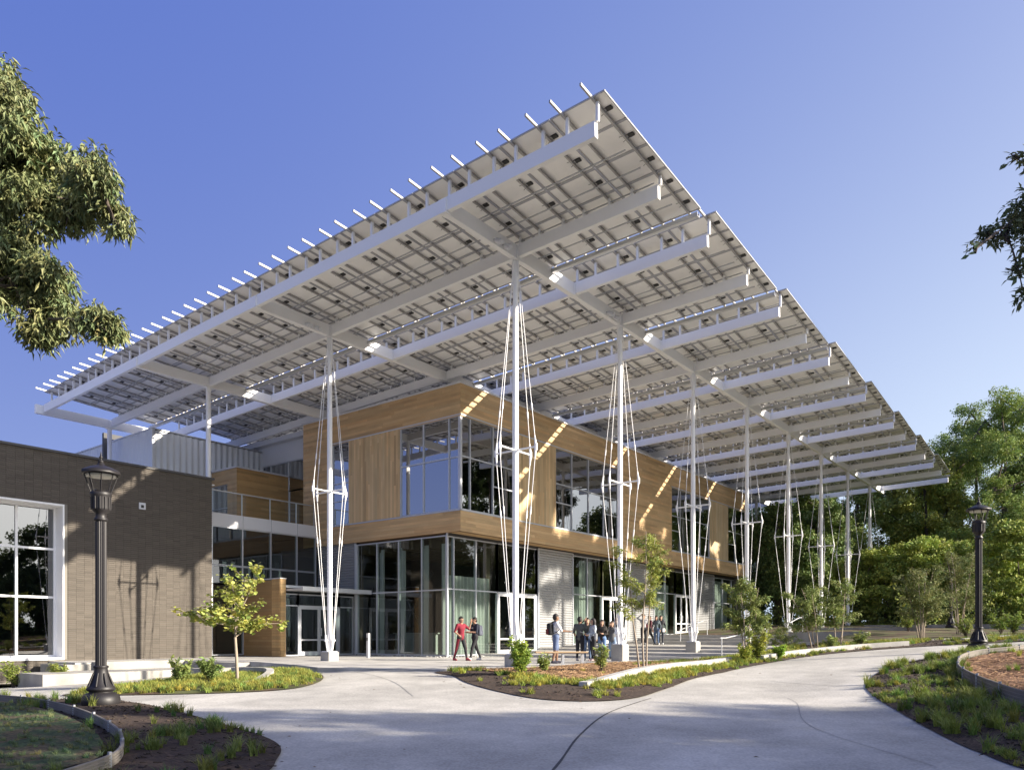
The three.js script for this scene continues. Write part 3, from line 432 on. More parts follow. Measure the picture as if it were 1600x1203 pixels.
// soffit and lower storey
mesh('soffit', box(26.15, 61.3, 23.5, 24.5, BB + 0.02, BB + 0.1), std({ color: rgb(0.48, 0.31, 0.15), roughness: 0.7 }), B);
const rl = [[26.2, 33.38, 0, 5.68], [36.84, 43.26, 0.46, 5.66], [46.87, 53.09, 1.05, 5.6], [56.93, 61.2, 1.05, 5.6]];
wall('lower_wall', R0, 26.25, 61.3, 0, BB + 0.05, rl, 0.2, MAT.dark, B);
for (const [a, b, y] of [[33.42, 36.8, 0], [43.3, 46.83, 0.46], [53.13, 56.9, 1.05]]) corrugated('metal_siding', R0, a, b, y, 5.72, B);
for (const [a, b, y] of [[33.38, 36.84, 0], [43.26, 46.87, 0.46], [53.09, 56.93, 1.05]]) mesh('corner_trim', [R0.box(a, a + 0.08, y, 5.72, 0, 0.06), R0.box(b - 0.08, b, y, 5.72, 0, 0.06), R0.box(a + 0.08, b - 0.08, 5.66, 5.74, 0, 0.056)], MAT.frame, B);
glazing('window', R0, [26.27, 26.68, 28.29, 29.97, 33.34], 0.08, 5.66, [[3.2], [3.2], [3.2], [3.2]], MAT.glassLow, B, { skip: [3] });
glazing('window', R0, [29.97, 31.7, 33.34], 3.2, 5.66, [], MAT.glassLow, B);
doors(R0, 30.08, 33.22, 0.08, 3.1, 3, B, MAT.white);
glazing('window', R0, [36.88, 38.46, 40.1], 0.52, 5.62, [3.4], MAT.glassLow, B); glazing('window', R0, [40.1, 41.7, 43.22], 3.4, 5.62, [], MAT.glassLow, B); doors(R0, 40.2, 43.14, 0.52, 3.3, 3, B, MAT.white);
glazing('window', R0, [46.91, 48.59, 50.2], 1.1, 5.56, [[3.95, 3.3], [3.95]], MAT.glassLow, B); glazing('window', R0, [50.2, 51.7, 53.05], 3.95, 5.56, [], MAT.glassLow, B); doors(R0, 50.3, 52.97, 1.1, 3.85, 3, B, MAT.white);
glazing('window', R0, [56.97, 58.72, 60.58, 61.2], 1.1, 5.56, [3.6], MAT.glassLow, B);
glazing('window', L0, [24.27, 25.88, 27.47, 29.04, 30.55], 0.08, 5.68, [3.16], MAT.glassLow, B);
mesh('corner_post', box(26.165, 26.235, 24.165, 24.235, 0, 5.8), MAT.frame, B);
wall('lower_wall', L0, 30.58, 33.7, 3.3, BB + 0.05, [], 0.2, MAT.dark, B); corrugated('metal_siding', L0, 30.62, 33.66, 3.34, BB, B);
mesh('corner_trim', [L0.box(30.56, 30.66, 0, BB, 0, 0.06)], MAT.frame, B);
// vestibule with entrance doors
const V1 = RW(30.75), VL = LW(21.7);
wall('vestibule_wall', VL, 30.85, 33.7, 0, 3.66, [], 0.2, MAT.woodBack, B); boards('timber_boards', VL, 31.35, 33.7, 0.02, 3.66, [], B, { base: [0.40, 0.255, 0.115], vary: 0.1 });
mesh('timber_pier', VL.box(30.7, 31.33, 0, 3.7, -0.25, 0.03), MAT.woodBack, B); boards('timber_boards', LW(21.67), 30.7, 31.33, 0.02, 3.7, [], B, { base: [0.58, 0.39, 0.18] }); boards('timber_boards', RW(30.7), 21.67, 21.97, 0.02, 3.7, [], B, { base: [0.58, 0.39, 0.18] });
mesh('pier_cap', VL.box(30.66, 33.7, 3.7, 3.74, -0.3, 0.06), MAT.fascia, B);
glazing('window', V1, [22.0, 22.75, 25.25, 26.15], 0.06, 3.0, [[2.45], [2.45], [2.45]], MAT.glassLow, B, { skip: [1] }); glazing('window', V1, [22.75, 25.25], 2.45, 3.0, [], MAT.glassLow, B); doors(V1, 22.85, 25.15, 0.04, 2.38, 2, B);
mesh('entrance_canopy', [box(22.0, 26.15, 29.4, 30.75, 3.14, 3.22), box(21.95, 26.15, 29.35, 29.45, 3.1, 3.3), box(21.75, 26.15, 30.75, 33.6, 3.3, 3.42)], MAT.galv, B);
// curtain wall between brick wing and timber volume, terrace above
const K = RW(33.7);
glazing('window', K, [19.98, 21.62, 23.24, 24.84, 26.05], 4.43, 6.28, [], MAT.glassLow, B); glazing('window', K, [19.98, 21.62, 23.24, 24.84, 26.05], 3.5, 4.4, [], MAT.glassLow, B); glazing('window', K, [19.98, 21.66], 0.08, 3.5, [], MAT.glassLow, B);
mesh('jamb', K.box(19.3, 19.95, 0, 6.3, -0.2, 0), MAT.dark, B);
for (const [a, b] of [[19.5, 21.62], [21.62, 23.24], [23.24, 24.84], [24.84, 26.08]]) mesh('spandrel_panel', K.box(a + 0.012, b - 0.012, 6.31, 6.92, -0.1, 0.03), MAT.fascia, B);
mesh('terrace_floor', box(19.5, 27, 33.8, 43, 6.6, 6.86), MAT.roofing, B);
const rail = grp('glass_railing', B);
for (const [a, b] of [[19.6, 21.62], [21.62, 23.24], [23.24, 24.84], [24.84, 26.0]]) { mesh('pane', K.pane(a, b, 6.97, 7.98, -0.06), MAT.glassClear, rail); mesh('baluster', K.box(b - 0.03, b + 0.03, 6.92, 8.0, -0.1, -0.07), MAT.galv, rail); }
mesh('handrail', K.box(19.5, 26.0, 7.98, 8.03, -0.1, -0.04), MAT.conduit, rail);
const TB = LW(23.7), TR = RW(37.5);
wall('terrace_wall', TB, 37.52, 43, 6.86, 10.2, [[38.4, 41.2, 7.2, 9.4]], 0.2, MAT.woodBack, B); wall('terrace_wall', TR, 23.72, 27, 6.86, 10.2, [], 0.2, MAT.woodBack, B);
boards('timber_boards', TB, 37.5, 43, 6.88, 10.2, [[38.4, 41.2, 7.2, 9.4]], B); boards('timber_boards', TR, 23.68, 27, 6.88, 10.2, [], B, { base: [0.58, 0.37, 0.16] });
mesh('roof_cap', box(23.6, 27.0, 37.4, 43, 10.2, 10.28), MAT.fascia, B);
glazing('window', TB, [38.4, 40.1, 41.2], 7.2, 9.4, [8.1], MAT.glassSky, B);
const TG = LW(27.0);
glazing('window', TG, [34.9, 36.0, 37.5, 39.2, 41], 9.4, 11.1, [], MAT.glassSky, B); glazing('window', TG, [34.9, 36.0, 37.45], 6.9, 9.4, [], MAT.glassSky, B);
mesh('fascia', TG.box(34.85, 45, 11.12, 12.3, -0.2, 0.05), MAT.fascia, B);
// rooms behind the glass
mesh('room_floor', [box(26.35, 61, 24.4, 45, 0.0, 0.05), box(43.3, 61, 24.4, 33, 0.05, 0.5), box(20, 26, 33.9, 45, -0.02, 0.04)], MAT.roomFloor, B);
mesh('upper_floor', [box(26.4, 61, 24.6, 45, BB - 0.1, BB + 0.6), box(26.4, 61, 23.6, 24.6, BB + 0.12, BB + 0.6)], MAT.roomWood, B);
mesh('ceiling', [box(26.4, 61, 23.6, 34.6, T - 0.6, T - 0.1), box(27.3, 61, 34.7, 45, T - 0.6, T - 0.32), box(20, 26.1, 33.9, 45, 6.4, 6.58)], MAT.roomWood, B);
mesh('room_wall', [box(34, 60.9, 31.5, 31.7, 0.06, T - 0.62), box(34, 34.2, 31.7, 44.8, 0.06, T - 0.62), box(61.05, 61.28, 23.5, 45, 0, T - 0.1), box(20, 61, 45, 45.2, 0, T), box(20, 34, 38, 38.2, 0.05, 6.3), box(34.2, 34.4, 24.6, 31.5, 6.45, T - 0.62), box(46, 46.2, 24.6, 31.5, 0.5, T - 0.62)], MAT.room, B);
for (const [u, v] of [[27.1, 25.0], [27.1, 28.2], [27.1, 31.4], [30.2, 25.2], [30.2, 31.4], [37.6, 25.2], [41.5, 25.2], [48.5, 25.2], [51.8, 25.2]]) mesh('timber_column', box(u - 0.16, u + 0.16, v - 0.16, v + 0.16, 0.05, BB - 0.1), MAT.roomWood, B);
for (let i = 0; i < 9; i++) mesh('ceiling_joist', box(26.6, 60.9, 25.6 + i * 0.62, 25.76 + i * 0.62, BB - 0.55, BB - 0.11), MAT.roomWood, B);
mesh('brace', [rod(W(29.4, 31.2, 0.3), W(29.4, 28.2, 4.4), 0.09), rod(W(29.4, 28.2, 0.3), W(29.4, 31.2, 4.4), 0.09)], MAT.dark, B);
mesh('reception_desk', [box(28.6, 29.4, 27.4, 30.2, 0.05, 1.1), box(28.5, 29.5, 27.3, 30.3, 1.1, 1.16)], MAT.curtain, B);
function curtain(a0, a1, y0, y1, v) {
  const pos = [], idx = [], n = Math.round((a1 - a0) * 40);
  for (let i = 0; i <= n; i++) { const a = lerp(a0, a1, i / n), o = 0.045 * Math.sin(i * 0.62 + 2 * vnoise(i * 0.05, 1, 64, 3)) + 0.03 * Math.sin(i * 0.23); for (const y of [y0, y1]) pos.push(a, y, -(v + o * (y === y0 ? 1.3 : 0.8))); if (i) { const b = i * 2; idx.push(b - 2, b, b - 1, b - 1, b, b + 1); } }
  const g = new THREE.BufferGeometry(); g.setAttribute('position', new THREE.Float32BufferAttribute(pos, 3)); g.setIndex(idx); g.computeVertexNormals(); return mesh('curtain', g, MAT.curtain, B);
}
curtain(26.6, 30.0, 0.1, 3.9, 24.8); curtain(36.95, 40.0, 0.55, 3.9, 24.75); curtain(38.5, 40.0, 3.9, 5.5, 24.8); curtain(46.95, 50.1, 1.12, 4.6, 24.75); curtain(57, 60.9, 1.12, 5.4, 24.8);
for (const v of [24.9, 26.1, 27.7, 29.25]) mesh('blind_strip', box(26.75, 26.8, v - 0.16, v + 0.16, 0.06, 5.4), MAT.curtain, B);

// ------------------------------------------------------------------ brick wing
const K2 = thing('brick_wing', 'low wing of thin stacked brown brick with a big white framed window', 'building');
const BR = RW(32.6), hole = [5.6, 12.96, 0.06, 6.2], BT = 8.2;
wall('brick_backing', BR, -2, 19.3, -0.8, BT, [hole], 0.25, MAT.mortar, K2);
mesh('side_wall', [box(19.0, 19.29, 32.9, 46, -0.5, BT), box(-2, -1.7, 32.9, 46, -0.5, BT), box(-2, 19.3, 45.8, 46, -0.5, BT)], MAT.mortar, K2);
mesh('roof', box(-1.7, 19.0, 32.86, 45.8, BT - 0.5, BT - 0.3), MAT.roofing, K2);
mesh('coping', [box(-2.05, 19.4, 32.5, 32.98, BT, BT + 0.09), box(18.95, 19.4, 32.98, 46, BT, BT + 0.088)], MAT.coping, K2);
{
  const list = [], bl = 0.31, bh = 0.082;
  for (let r = 0; r < Math.floor((BT + 0.8) / bh); r++) for (let c = 0; c < Math.floor(21.3 / bl); c++) { const a = 19.3 - bl * (c + 0.5), y = BT - bh * (r + 0.5); if (a > hole[0] && a < hole[1] && y > hole[2] && y < hole[3]) continue; if (a < 0) continue; list.push([a, y]); }
  const m = new THREE.InstancedMesh(new THREE.BoxGeometry(bl - 0.005, bh - 0.017, 0.05), MAT.brick, list.length), o = new THREE.Object3D(), c = new THREE.Color(); m.name = 'bricks'; m.userData = { kind: 'stuff', label: 'thin brown stack bonded bricks' }; K2.add(m);
  list.forEach(([a, y], i) => { o.position.copy(BR.at(a, y, 0.002 + rnd() * 0.006)); o.updateMatrix(); m.setMatrixAt(i, o.matrix); const k = 1 + 0.16 * gauss(); m.setColorAt(i, c.setRGB(0.108 * k, 0.093 * k, 0.077 * k)); });
}
const tw = 0.34;
mesh('window_surround', [BR.box(12.9, 12.96, 0.06, 6.2, -0.74, 0.06), BR.box(5.6, 12.9, 6.13, 6.2, -0.74, 0.06), BR.box(5.6, 12.9, 0.06, 0.16, -0.74, 0.08)], MAT.white, K2);
glazing('window', BR, [5.7, 7.6, 9.6, 11.5, 12.86], 0.2, 6.1, [4.46, 2.54], MAT.glassMid, K2, { mull: 0.085, o: -0.62, frame: MAT.white });
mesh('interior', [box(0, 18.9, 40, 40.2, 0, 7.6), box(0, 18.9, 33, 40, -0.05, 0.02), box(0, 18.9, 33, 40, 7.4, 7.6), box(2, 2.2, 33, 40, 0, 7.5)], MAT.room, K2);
mesh('wall_fixture', [BR.box(15.92, 16.2, 6.42, 6.7, 0.02, 0.06)], MAT.fascia, K2); mesh('fixture_lens', [BR.box(16.0, 16.12, 6.48, 6.6, 0.06, 0.07)], MAT.junction, K2);
mesh('control_joint', BR.box(13.18, 13.2, 6.2, BT, 0, 0.016), std({ color: rgb(0.2, 0.18, 0.16), roughness: 0.9 }), K2);

// ------------------------------------------------------------------ metal clad roof house behind the brick wing
const PH = thing('roof_penthouse', 'white ribbed metal penthouse rising behind the brick wing roof', 'penthouse');
mesh('core', box(20.35, 27, 40.05, 50, 6.8, 11.95), MAT.whiteMetal, PH);
corrugated('ribbed_wall', LW(20.3), 40.0, 50.0, 7.0, 12.0, PH, { upright: true, pitch: 0.3, amp: 0.03, mat: MAT.whiteMetal }); corrugated('ribbed_wall', RW(40.0), 20.3, 27.0, 7.0, 11.95, PH, { upright: true, pitch: 0.36, amp: 0.05, mat: MAT.whiteMetal });
mesh('roof_edge', box(20.2, 27.1, 39.95, 50.05, 12.0, 12.06), MAT.whiteMetal, PH);
mesh('corner_trim', box(20.2, 20.34, 39.88, 40.04, 7, 12), MAT.whiteMetal, PH);
// ------------------------------------------------------------------ leaves, trees, shrubs
const leafMat = (o = {}) => new THREE.MeshPhysicalMaterial({ color: rgb(1, 1, 1), roughness: 0.72, side: THREE.DoubleSide, transmission: 0.34, thickness: 0, ior: 1.4, specularIntensity: 0.6, ...o });
const LEAF = leafMat(), LEAF_GLOSSY = leafMat({ roughness: 0.5, transmission: 0.15 });
function leaf(len, wid, fold, tip) {                                   // one folded blade along +x
  const m = len * 0.45, p = [[0, 0, 0], [m, fold, wid / 2], [m, 0, 0], [m, fold, -wid / 2], [len, -tip, 0]], g = new THREE.BufferGeometry();
  g.setAttribute('position', new THREE.Float32BufferAttribute([...p[0], ...p[1], ...p[2], ...p[0], ...p[2], ...p[3], ...p[1], ...p[4], ...p[2], ...p[2], ...p[4], ...p[3]].flat(), 3)); g.computeVertexNormals(); return g;
}
function disc(r) { const pts = []; for (let i = 0; i < 7; i++) { const a = i / 7 * Math.PI * 2; pts.push([r + r * Math.cos(a) * (1 - 0.12 * Math.cos(a)), 0.12 * r * Math.cos(2 * a), r * Math.sin(a)]); } const q = []; for (let i = 1; i < 6; i++) q.push(...pts[0], ...pts[i], ...pts[i + 1]); const g = new THREE.BufferGeometry(); g.setAttribute('position', new THREE.Float32BufferAttribute(q, 3)); g.computeVertexNormals(); return g; }
function cluster(make, n, droop, spread, seedNo) { const old = seed; seed = seedNo; const out = []; for (let i = 0; i < n; i++) { const g = make(); g.rotateX(rr(-0.8, 0.8)); g.rotateZ(-droop + rr(-0.55, 0.55)); g.rotateY(i / n * Math.PI * 2 + rr(-0.5, 0.5)); g.translate(rr(-1, 1) * spread, rr(-1, 1) * spread, rr(-1, 1) * spread); out.push(g); } seed = old; return mergeGeometries(out); }
const CL = {
  oak: cluster(() => leaf(rr(0.12, 0.19), rr(0.034, 0.052), 0.012, 0.03), 9, 0.85, 0.08, 11),
  spoon: cluster(() => leaf(rr(0.09, 0.13), rr(0.035, 0.05), 0.008, 0.005), 7, 0.25, 0.06, 12),
  far: cluster(() => leaf(rr(0.2, 0.34), rr(0.12, 0.2), 0.02, 0.03), 7, 0.35, 0.24, 13),
  farFine: cluster(() => leaf(rr(0.16, 0.26), rr(0.08, 0.14), 0.02, 0.03), 8, 0.2, 0.22, 14),
  lance: cluster(() => leaf(rr(0.10, 0.15), rr(0.03, 0.042), 0.006, 0.015), 7, 0.15, 0.03, 15),
  heart: cluster(() => disc(rr(0.035, 0.055)), 4, 0.5, 0.06, 16),
  bush: cluster(() => leaf(rr(0.07, 0.11), rr(0.035, 0.05), 0.006, 0.01), 8, -0.2, 0.03, 17),
  needle: cluster(() => leaf(rr(0.3, 0.42), rr(0.06, 0.09), 0.01, 0.03), 9, 0.1, 0.2, 18),
};
function crown(parent, geo, spots, mat, name = 'crown') {                // spots: [x, y, z, scale, r, g, b]
  const m = new THREE.InstancedMesh(geo, mat, spots.length), o = new THREE.Object3D(), c = new THREE.Color(); m.name = name; parent.add(m); m.userData = { kind: 'stuff' };
  spots.forEach((s, i) => { o.position.set(s[0], s[1], s[2]); o.rotation.set(rr(-0.5, 0.5), rnd() * 6.283, rr(-0.5, 0.5)); o.scale.setScalar(s[3]); o.updateMatrix(); m.setMatrixAt(i, o.matrix); m.setColorAt(i, c.setRGB(s[4], s[5], s[6])); });
  return m;
}
const leafTone = (base, vary = 0.25, warm = 0.12) => { const k = 1 + vary * gauss(), w = warm * gauss(); return [base[0] * k * (1 + w * 2), base[1] * k * (1 + w * 0.4), base[2] * k]; };
function inBall(R, hollow = 0.35) { const a = V3(gauss(), gauss(), gauss()).normalize(); return a.multiplyScalar(R * lerp(hollow, 1, Math.sqrt(rnd()))); }
// blobs: [x, y, z, radius]; limbs go from the trunk to every blob
function bigTree(label, group, { u, v, top, spread, y0, blobs, r0 = 0.3, n, geo, size = 1, tone: tn, vary = 0.28, bark = MAT.bark, name = 'tree', mat = LEAF, flat = 0.8, fork = 0.45, hollow = 0.3, lobes = 14 }) {
  const t = thing(name, label, 'tree', group), b = V3(u, groundY(u, v) - 0.1, -v), th = b.y + fork * (top - b.y);
  if (!blobs) { blobs = []; const k = lobes; for (let i = 0; i < k; i++) { const f = (i + 0.5) / k, a = i * 2.4 + rr(-0.4, 0.4), hgt = lerp(y0, top, f), prof = Math.sin(Math.PI * lerp(0.16, 0.93, f)) ** 0.7, rad = spread * prof * rr(0.35, 0.8); blobs.push([u + Math.cos(a) * rad, hgt, -v + Math.sin(a) * rad, spread * rr(0.34, 0.5) * Math.sqrt(14 / lobes) * lerp(0.75, 1, prof)]); } }
  mesh('trunk', limb([b, V3(b.x + rr(-0.1, 0.1), lerp(b.y, th, 0.5), b.z + rr(-0.1, 0.1)), V3(b.x + rr(-0.2, 0.2), th, b.z + rr(-0.2, 0.2)), V3(b.x + rr(-0.3, 0.3), lerp(th, top, 0.7), b.z + rr(-0.3, 0.3))], [r0 * 1.25, r0 * 0.85, r0 * 0.62, r0 * 0.15], 9), bark, t);
  const limbs = []; for (const [x, y, z, R] of blobs) { let s = V3(b.x, lerp(b.y, top, clamp((y - b.y) / (top - b.y) - 0.22, 0.2, 0.8)), b.z); const e = V3(x, y, z), own = e.distanceTo(s); for (const q of blobs) { const w = V3(q[0], q[1], q[2]); if (Math.hypot(q[0] - b.x, q[2] - b.z) < Math.hypot(x - b.x, z - b.z) - 0.05 && w.distanceTo(e) < s.distanceTo(e)) s = w; } const mid = s.clone().lerp(e, 0.5).add(V3(0, rr(-0.1, 0.15), 0)), th2 = clamp(R, 0.2, 1.1) * 0.085 * r0 / 0.3; limbs.push(limb([s, mid, e, e.clone().add(inBall(R * 0.5))], [th2, th2 * 0.7, th2 * 0.4, 0.01], 5)); for (let q = 0; q < 3; q++) limbs.push(limb([mid.clone().lerp(e, rnd()), e.clone().add(inBall(R * 0.4)), e.clone().add(inBall(R))], [r0 * 0.1, r0 * 0.07, 0.008], 4)); }
  mesh('limbs', limbs, bark, t);
  const w = blobs.map((q) => q[3] ** 2.2), tot = w.reduce((a, q) => a + q, 0), spots = [];
  blobs.forEach(([x, y, z, R], i) => { const k = Math.round(n * w[i] / tot); const sub = []; for (let q = 0; q < 7; q++) sub.push(inBall(R * 0.75, 0.5)); for (let j = 0; j < k; j++) { const c0 = sub[j % 7], d = c0.clone().add(inBall(R * 0.5, 0.1)); spots.push([x + d.x, y + d.y * flat, z + d.z, size * rr(0.75, 1.3), ...leafTone(tn, vary)]); } });
  crown(t, geo, spots, mat); return t;
}
// survey helpers: bearings (1192 = 45 degrees, 800 = straight ahead) and distances in metres taken from the camera station
const surveyed = (list, D, dj) => list.map(([bearing, rise, r]) => { const d = D + rr(-dj, dj), X = (bearing - 800) / 1192 * d, [u, v] = XD(X, d); return [u, EYE + (992.5 - rise) / 1192 * d, -v, r / 1192 * d]; });
{ // oak that reaches in from the side of the shaded lawn
  const [u, v] = XD(-14.6, 15);
  bigTree('spreading oak with drooping glossy leaves reaching over the brick wing', null, { name: 'oak_tree', u, v, top: 11.5, y0: 4, r0: 0.34, n: 8200, geo: CL.oak, size: 1, tone: [0.20, 0.225, 0.10], vary: 0.4, mat: LEAF_GLOSSY, flat: 1, blobs: surveyed([[-5, 125, 40], [20, 150, 24], [-30, 230, 95], [40, 245, 50], [92, 258, 48], [138, 258, 38], [165, 318, 34], [110, 318, 42], [40, 330, 60], [15, 430, 62], [80, 430, 46], [100, 488, 44], [148, 505, 34], [60, 500, 40], [182, 350, 18], [182, 507, 15], [-70, 340, 120], [-90, 460, 100], [-110, 150, 110]], 13.2, 0.9) });
}
{ // tree whose twigs hang in at the other side
  const [u, v] = XD(12.2, 9.6);
  bigTree('dark leaved tree with twigs hanging into the sky opposite the oak', null, { name: 'shade_tree', u, v, top: 9.5, y0: 4, r0: 0.25, n: 3000, geo: CL.spoon, size: 0.95, tone: [0.13, 0.16, 0.075], vary: 0.3, flat: 1, blobs: surveyed([[1572, 362, 26], [1545, 368, 17], [1522, 388, 10], [1600, 330, 34], [1592, 420, 18], [1604, 458, 20], [1585, 245, 9], [1610, 248, 16], [1660, 350, 60], [1660, 460, 46], [1660, 240, 46], [1720, 330, 110], [1800, 250, 120], [1880, 400, 120]], 10, 0.5) });
}
// trees beside the walk, outside the view, that throw the dappled shade
[[15.5, 2.4, 11.0, 4.3], [21, 3.4, 11.6, 4.4], [27, 4.6, 12.0, 4.4], [33, 5.8, 12.0, 3.9], [18, -3, 11.5, 4.6], [27, -2.5, 12.5, 5]].forEach(([X, D, top, sp], i) => { const [u, v] = XD(X, D); bigTree(['broad tree beside the walk nearest the camera', 'second broad tree in the row beside the walk', 'third broad tree in the row beside the walk', 'fourth broad tree in the row beside the walk', 'broad tree behind the row, close to the camera', 'broad tree behind the row, farther along'][i], 'trees shading the walk', { u, v, top, spread: sp, y0: 3.6, n: 1750, geo: CL.far, size: 1, tone: [0.09, 0.12, 0.035] }); });
// woods across from the long facade, mirrored in its windows
const NTH = ['first', 'second', 'third', 'fourth', 'fifth', 'sixth', 'seventh', 'eighth', 'ninth', 'tenth', 'eleventh', 'twelfth'];
for (let i = 0; i < 6; i++) { const u = 0 + i * 7 + rr(-1, 1), v = -28 + rr(-2, 2); bigTree(NTH[i] + ' tree of the row mirrored in the brick wing window', 'trees facing the brick wing', { u, v, top: i < 3 ? rr(14, 15) : 12.6, spread: rr(5, 6), y0: 2.5, n: 2600, geo: CL.far, size: 1.4, tone: [0.10, 0.14, 0.04] }); }
for (let i = 0; i < 12; i++) { const u = 88 + i * 9 + rr(-2, 2), v = -32 + rr(-5, 5); bigTree(NTH[i] + ' tree of the tall row mirrored in the upper windows', 'tall trees facing the long facade', { u, v, top: rr(23, 29), spread: rr(7, 8.5), y0: 2, n: 3400, geo: CL.far, size: 2, tone: [0.10, 0.14, 0.04] }); }
for (let i = 0; i < 6; i++) { const u = 24 + i * 3.6 + rr(-0.6, 0.6), v = -22 + rr(-2, 1); bigTree(NTH[i] + ' low bushy tree of the thicket mirrored in the brick wing window', 'thicket facing the brick wing', { u, v, top: rr(6.5, 8.5), spread: 2.8, y0: 0.3, n: 1500, geo: CL.far, size: 1.1, tone: [0.14, 0.19, 0.05], r0: 0.12 }); }
// high crowned pines whose shade falls on the timber band
for (let i = 0; i < 9; i++) { const u = 40 + i * 4.3 + rr(-0.6, 0.6), v = -4.2 + rr(-0.8, 0.8), bl = []; for (let k = 0; k < 12; k++) { const a = k * 2.4, r = rr(0.4, 2.2); bl.push([u + Math.cos(a) * r, 16.0 + 4.4 * (k + 0.5) / 12 + rr(-0.2, 0.2), -v + Math.sin(a) * r, rr(0.8, 1.15)]); } bigTree(NTH[i] + ' tall pine of the row along the terrace', 'tall pines along the terrace', { name: 'pine_tree', u, v, top: 20.6, spread: 2.4, y0: 15.5, blobs: bl, n: 2200, geo: CL.needle, size: 1, tone: [0.07, 0.10, 0.035], r0: 0.2, fork: 0.8 }); }
// woods beyond the canopy
const woods = [
  [1185, 84, 19, 6.5, 'mid green tree directly behind the far corner of the timber wall', [0.25, 0.33, 0.10], 'farFine'],
  [1232, 78, 18, 6, 'dark green tree behind the fifth mast', [0.23, 0.31, 0.09], 'far'],
  [1290, 82, 19, 6.5, 'dark green tree behind the sixth mast', [0.25, 0.33, 0.10], 'farFine'],
  [1340, 76, 18, 5.8, 'olive tree behind the last two masts', [0.25, 0.31, 0.08], 'far'],
  [1398, 80, 19.5, 6, 'light green tree beyond the last mast', [0.29, 0.36, 0.09], 'farFine'],
  [1446, 74, 16, 5.2, 'yellowing tree under the far tip of the canopy', [0.38, 0.40, 0.09], 'far'],
  [1488, 84, 20, 6, 'green tree rising just past the canopy tip', [0.22, 0.30, 0.09], 'farFine'],
  [1530, 78, 22, 6.5, 'tall green tree left of the black lamp post', [0.24, 0.32, 0.09], 'farFine'],
  [1572, 70, 21, 6.5, 'tallest tree with pale top behind the black lamp post', [0.27, 0.35, 0.09], 'farFine'],
  [1625, 72, 20.5, 6.5, 'tall tree at the edge of the view beyond the lamp post', [0.22, 0.30, 0.09], 'farFine'],
  [1215, 66, 10, 4, 'lower dark tree filling the gap under the canopy beside the timber wall', [0.19, 0.26, 0.08], 'far'],
  [1270, 68, 11, 4.5, 'lower dark tree under the canopy between two masts', [0.19, 0.26, 0.08], 'far'],
];
woods.forEach(([px, D, h, sp, lab, tn, g], i) => { const [u, v] = XD((px - 800) / 1192 * D, D), y = groundY(u, v); bigTree(lab, 'woods beyond the canopy', { u, v, top: y + h, spread: sp, y0: y + h * 0.16, n: px > 1480 ? 7000 : 4600, geo: CL[g], size: px > 1480 ? 0.95 : 1.05, tone: tn, r0: 0.34, flat: 0.75, lobes: 26 }); });
[[1385, 60, 6, 3.2, 'layered bright green understory tree behind the last mast'], [1440, 58, 6.5, 3.2, 'layered bright green understory tree beyond the pale shrub'], [1590, 52, 7, 3, 'layered bright green understory tree at the edge of the view'], [1335, 62, 5, 3, 'layered bright green understory tree between the last two masts'], [1500, 60, 6.5, 3, 'layered green understory tree left of the black lamp post']].forEach(([px, D, h, sp, lab]) => { const [u, v] = XD((px - 800) / 1192 * D, D), y = groundY(u, v); bigTree(lab, 'understory trees', { u, v, top: y + h, spread: sp, y0: y + 0.8, n: 2600, geo: CL.far, size: 0.85, tone: [0.34, 0.41, 0.09], vary: 0.3, r0: 0.1, flat: 0.35 }); });
// undergrowth strip along the woods
{ const spots = []; for (let i = 0; i < 9000; i++) { const px = rr(1150, 1680), D = rr(50, 66), [u, v] = XD((px - 800) / 1192 * D, D); if (u < 62 && v > 11) continue; const y = groundY(u, v) + Math.pow(rnd(), 1.6) * 2.4 * (0.4 + vnoise(px * 0.03, D * 0.3, 999, 3)); spots.push([u, y, -v, rr(0.5, 1), ...leafTone(rnd() < 0.4 ? [0.32, 0.37, 0.08] : [0.16, 0.2, 0.06], 0.3)]); } const m = crown(scene, CL.far, spots, LEAF, 'undergrowth'); tag(m, 'low tangled undergrowth along the edge of the woods', 'undergrowth', null, 'stuff'); }

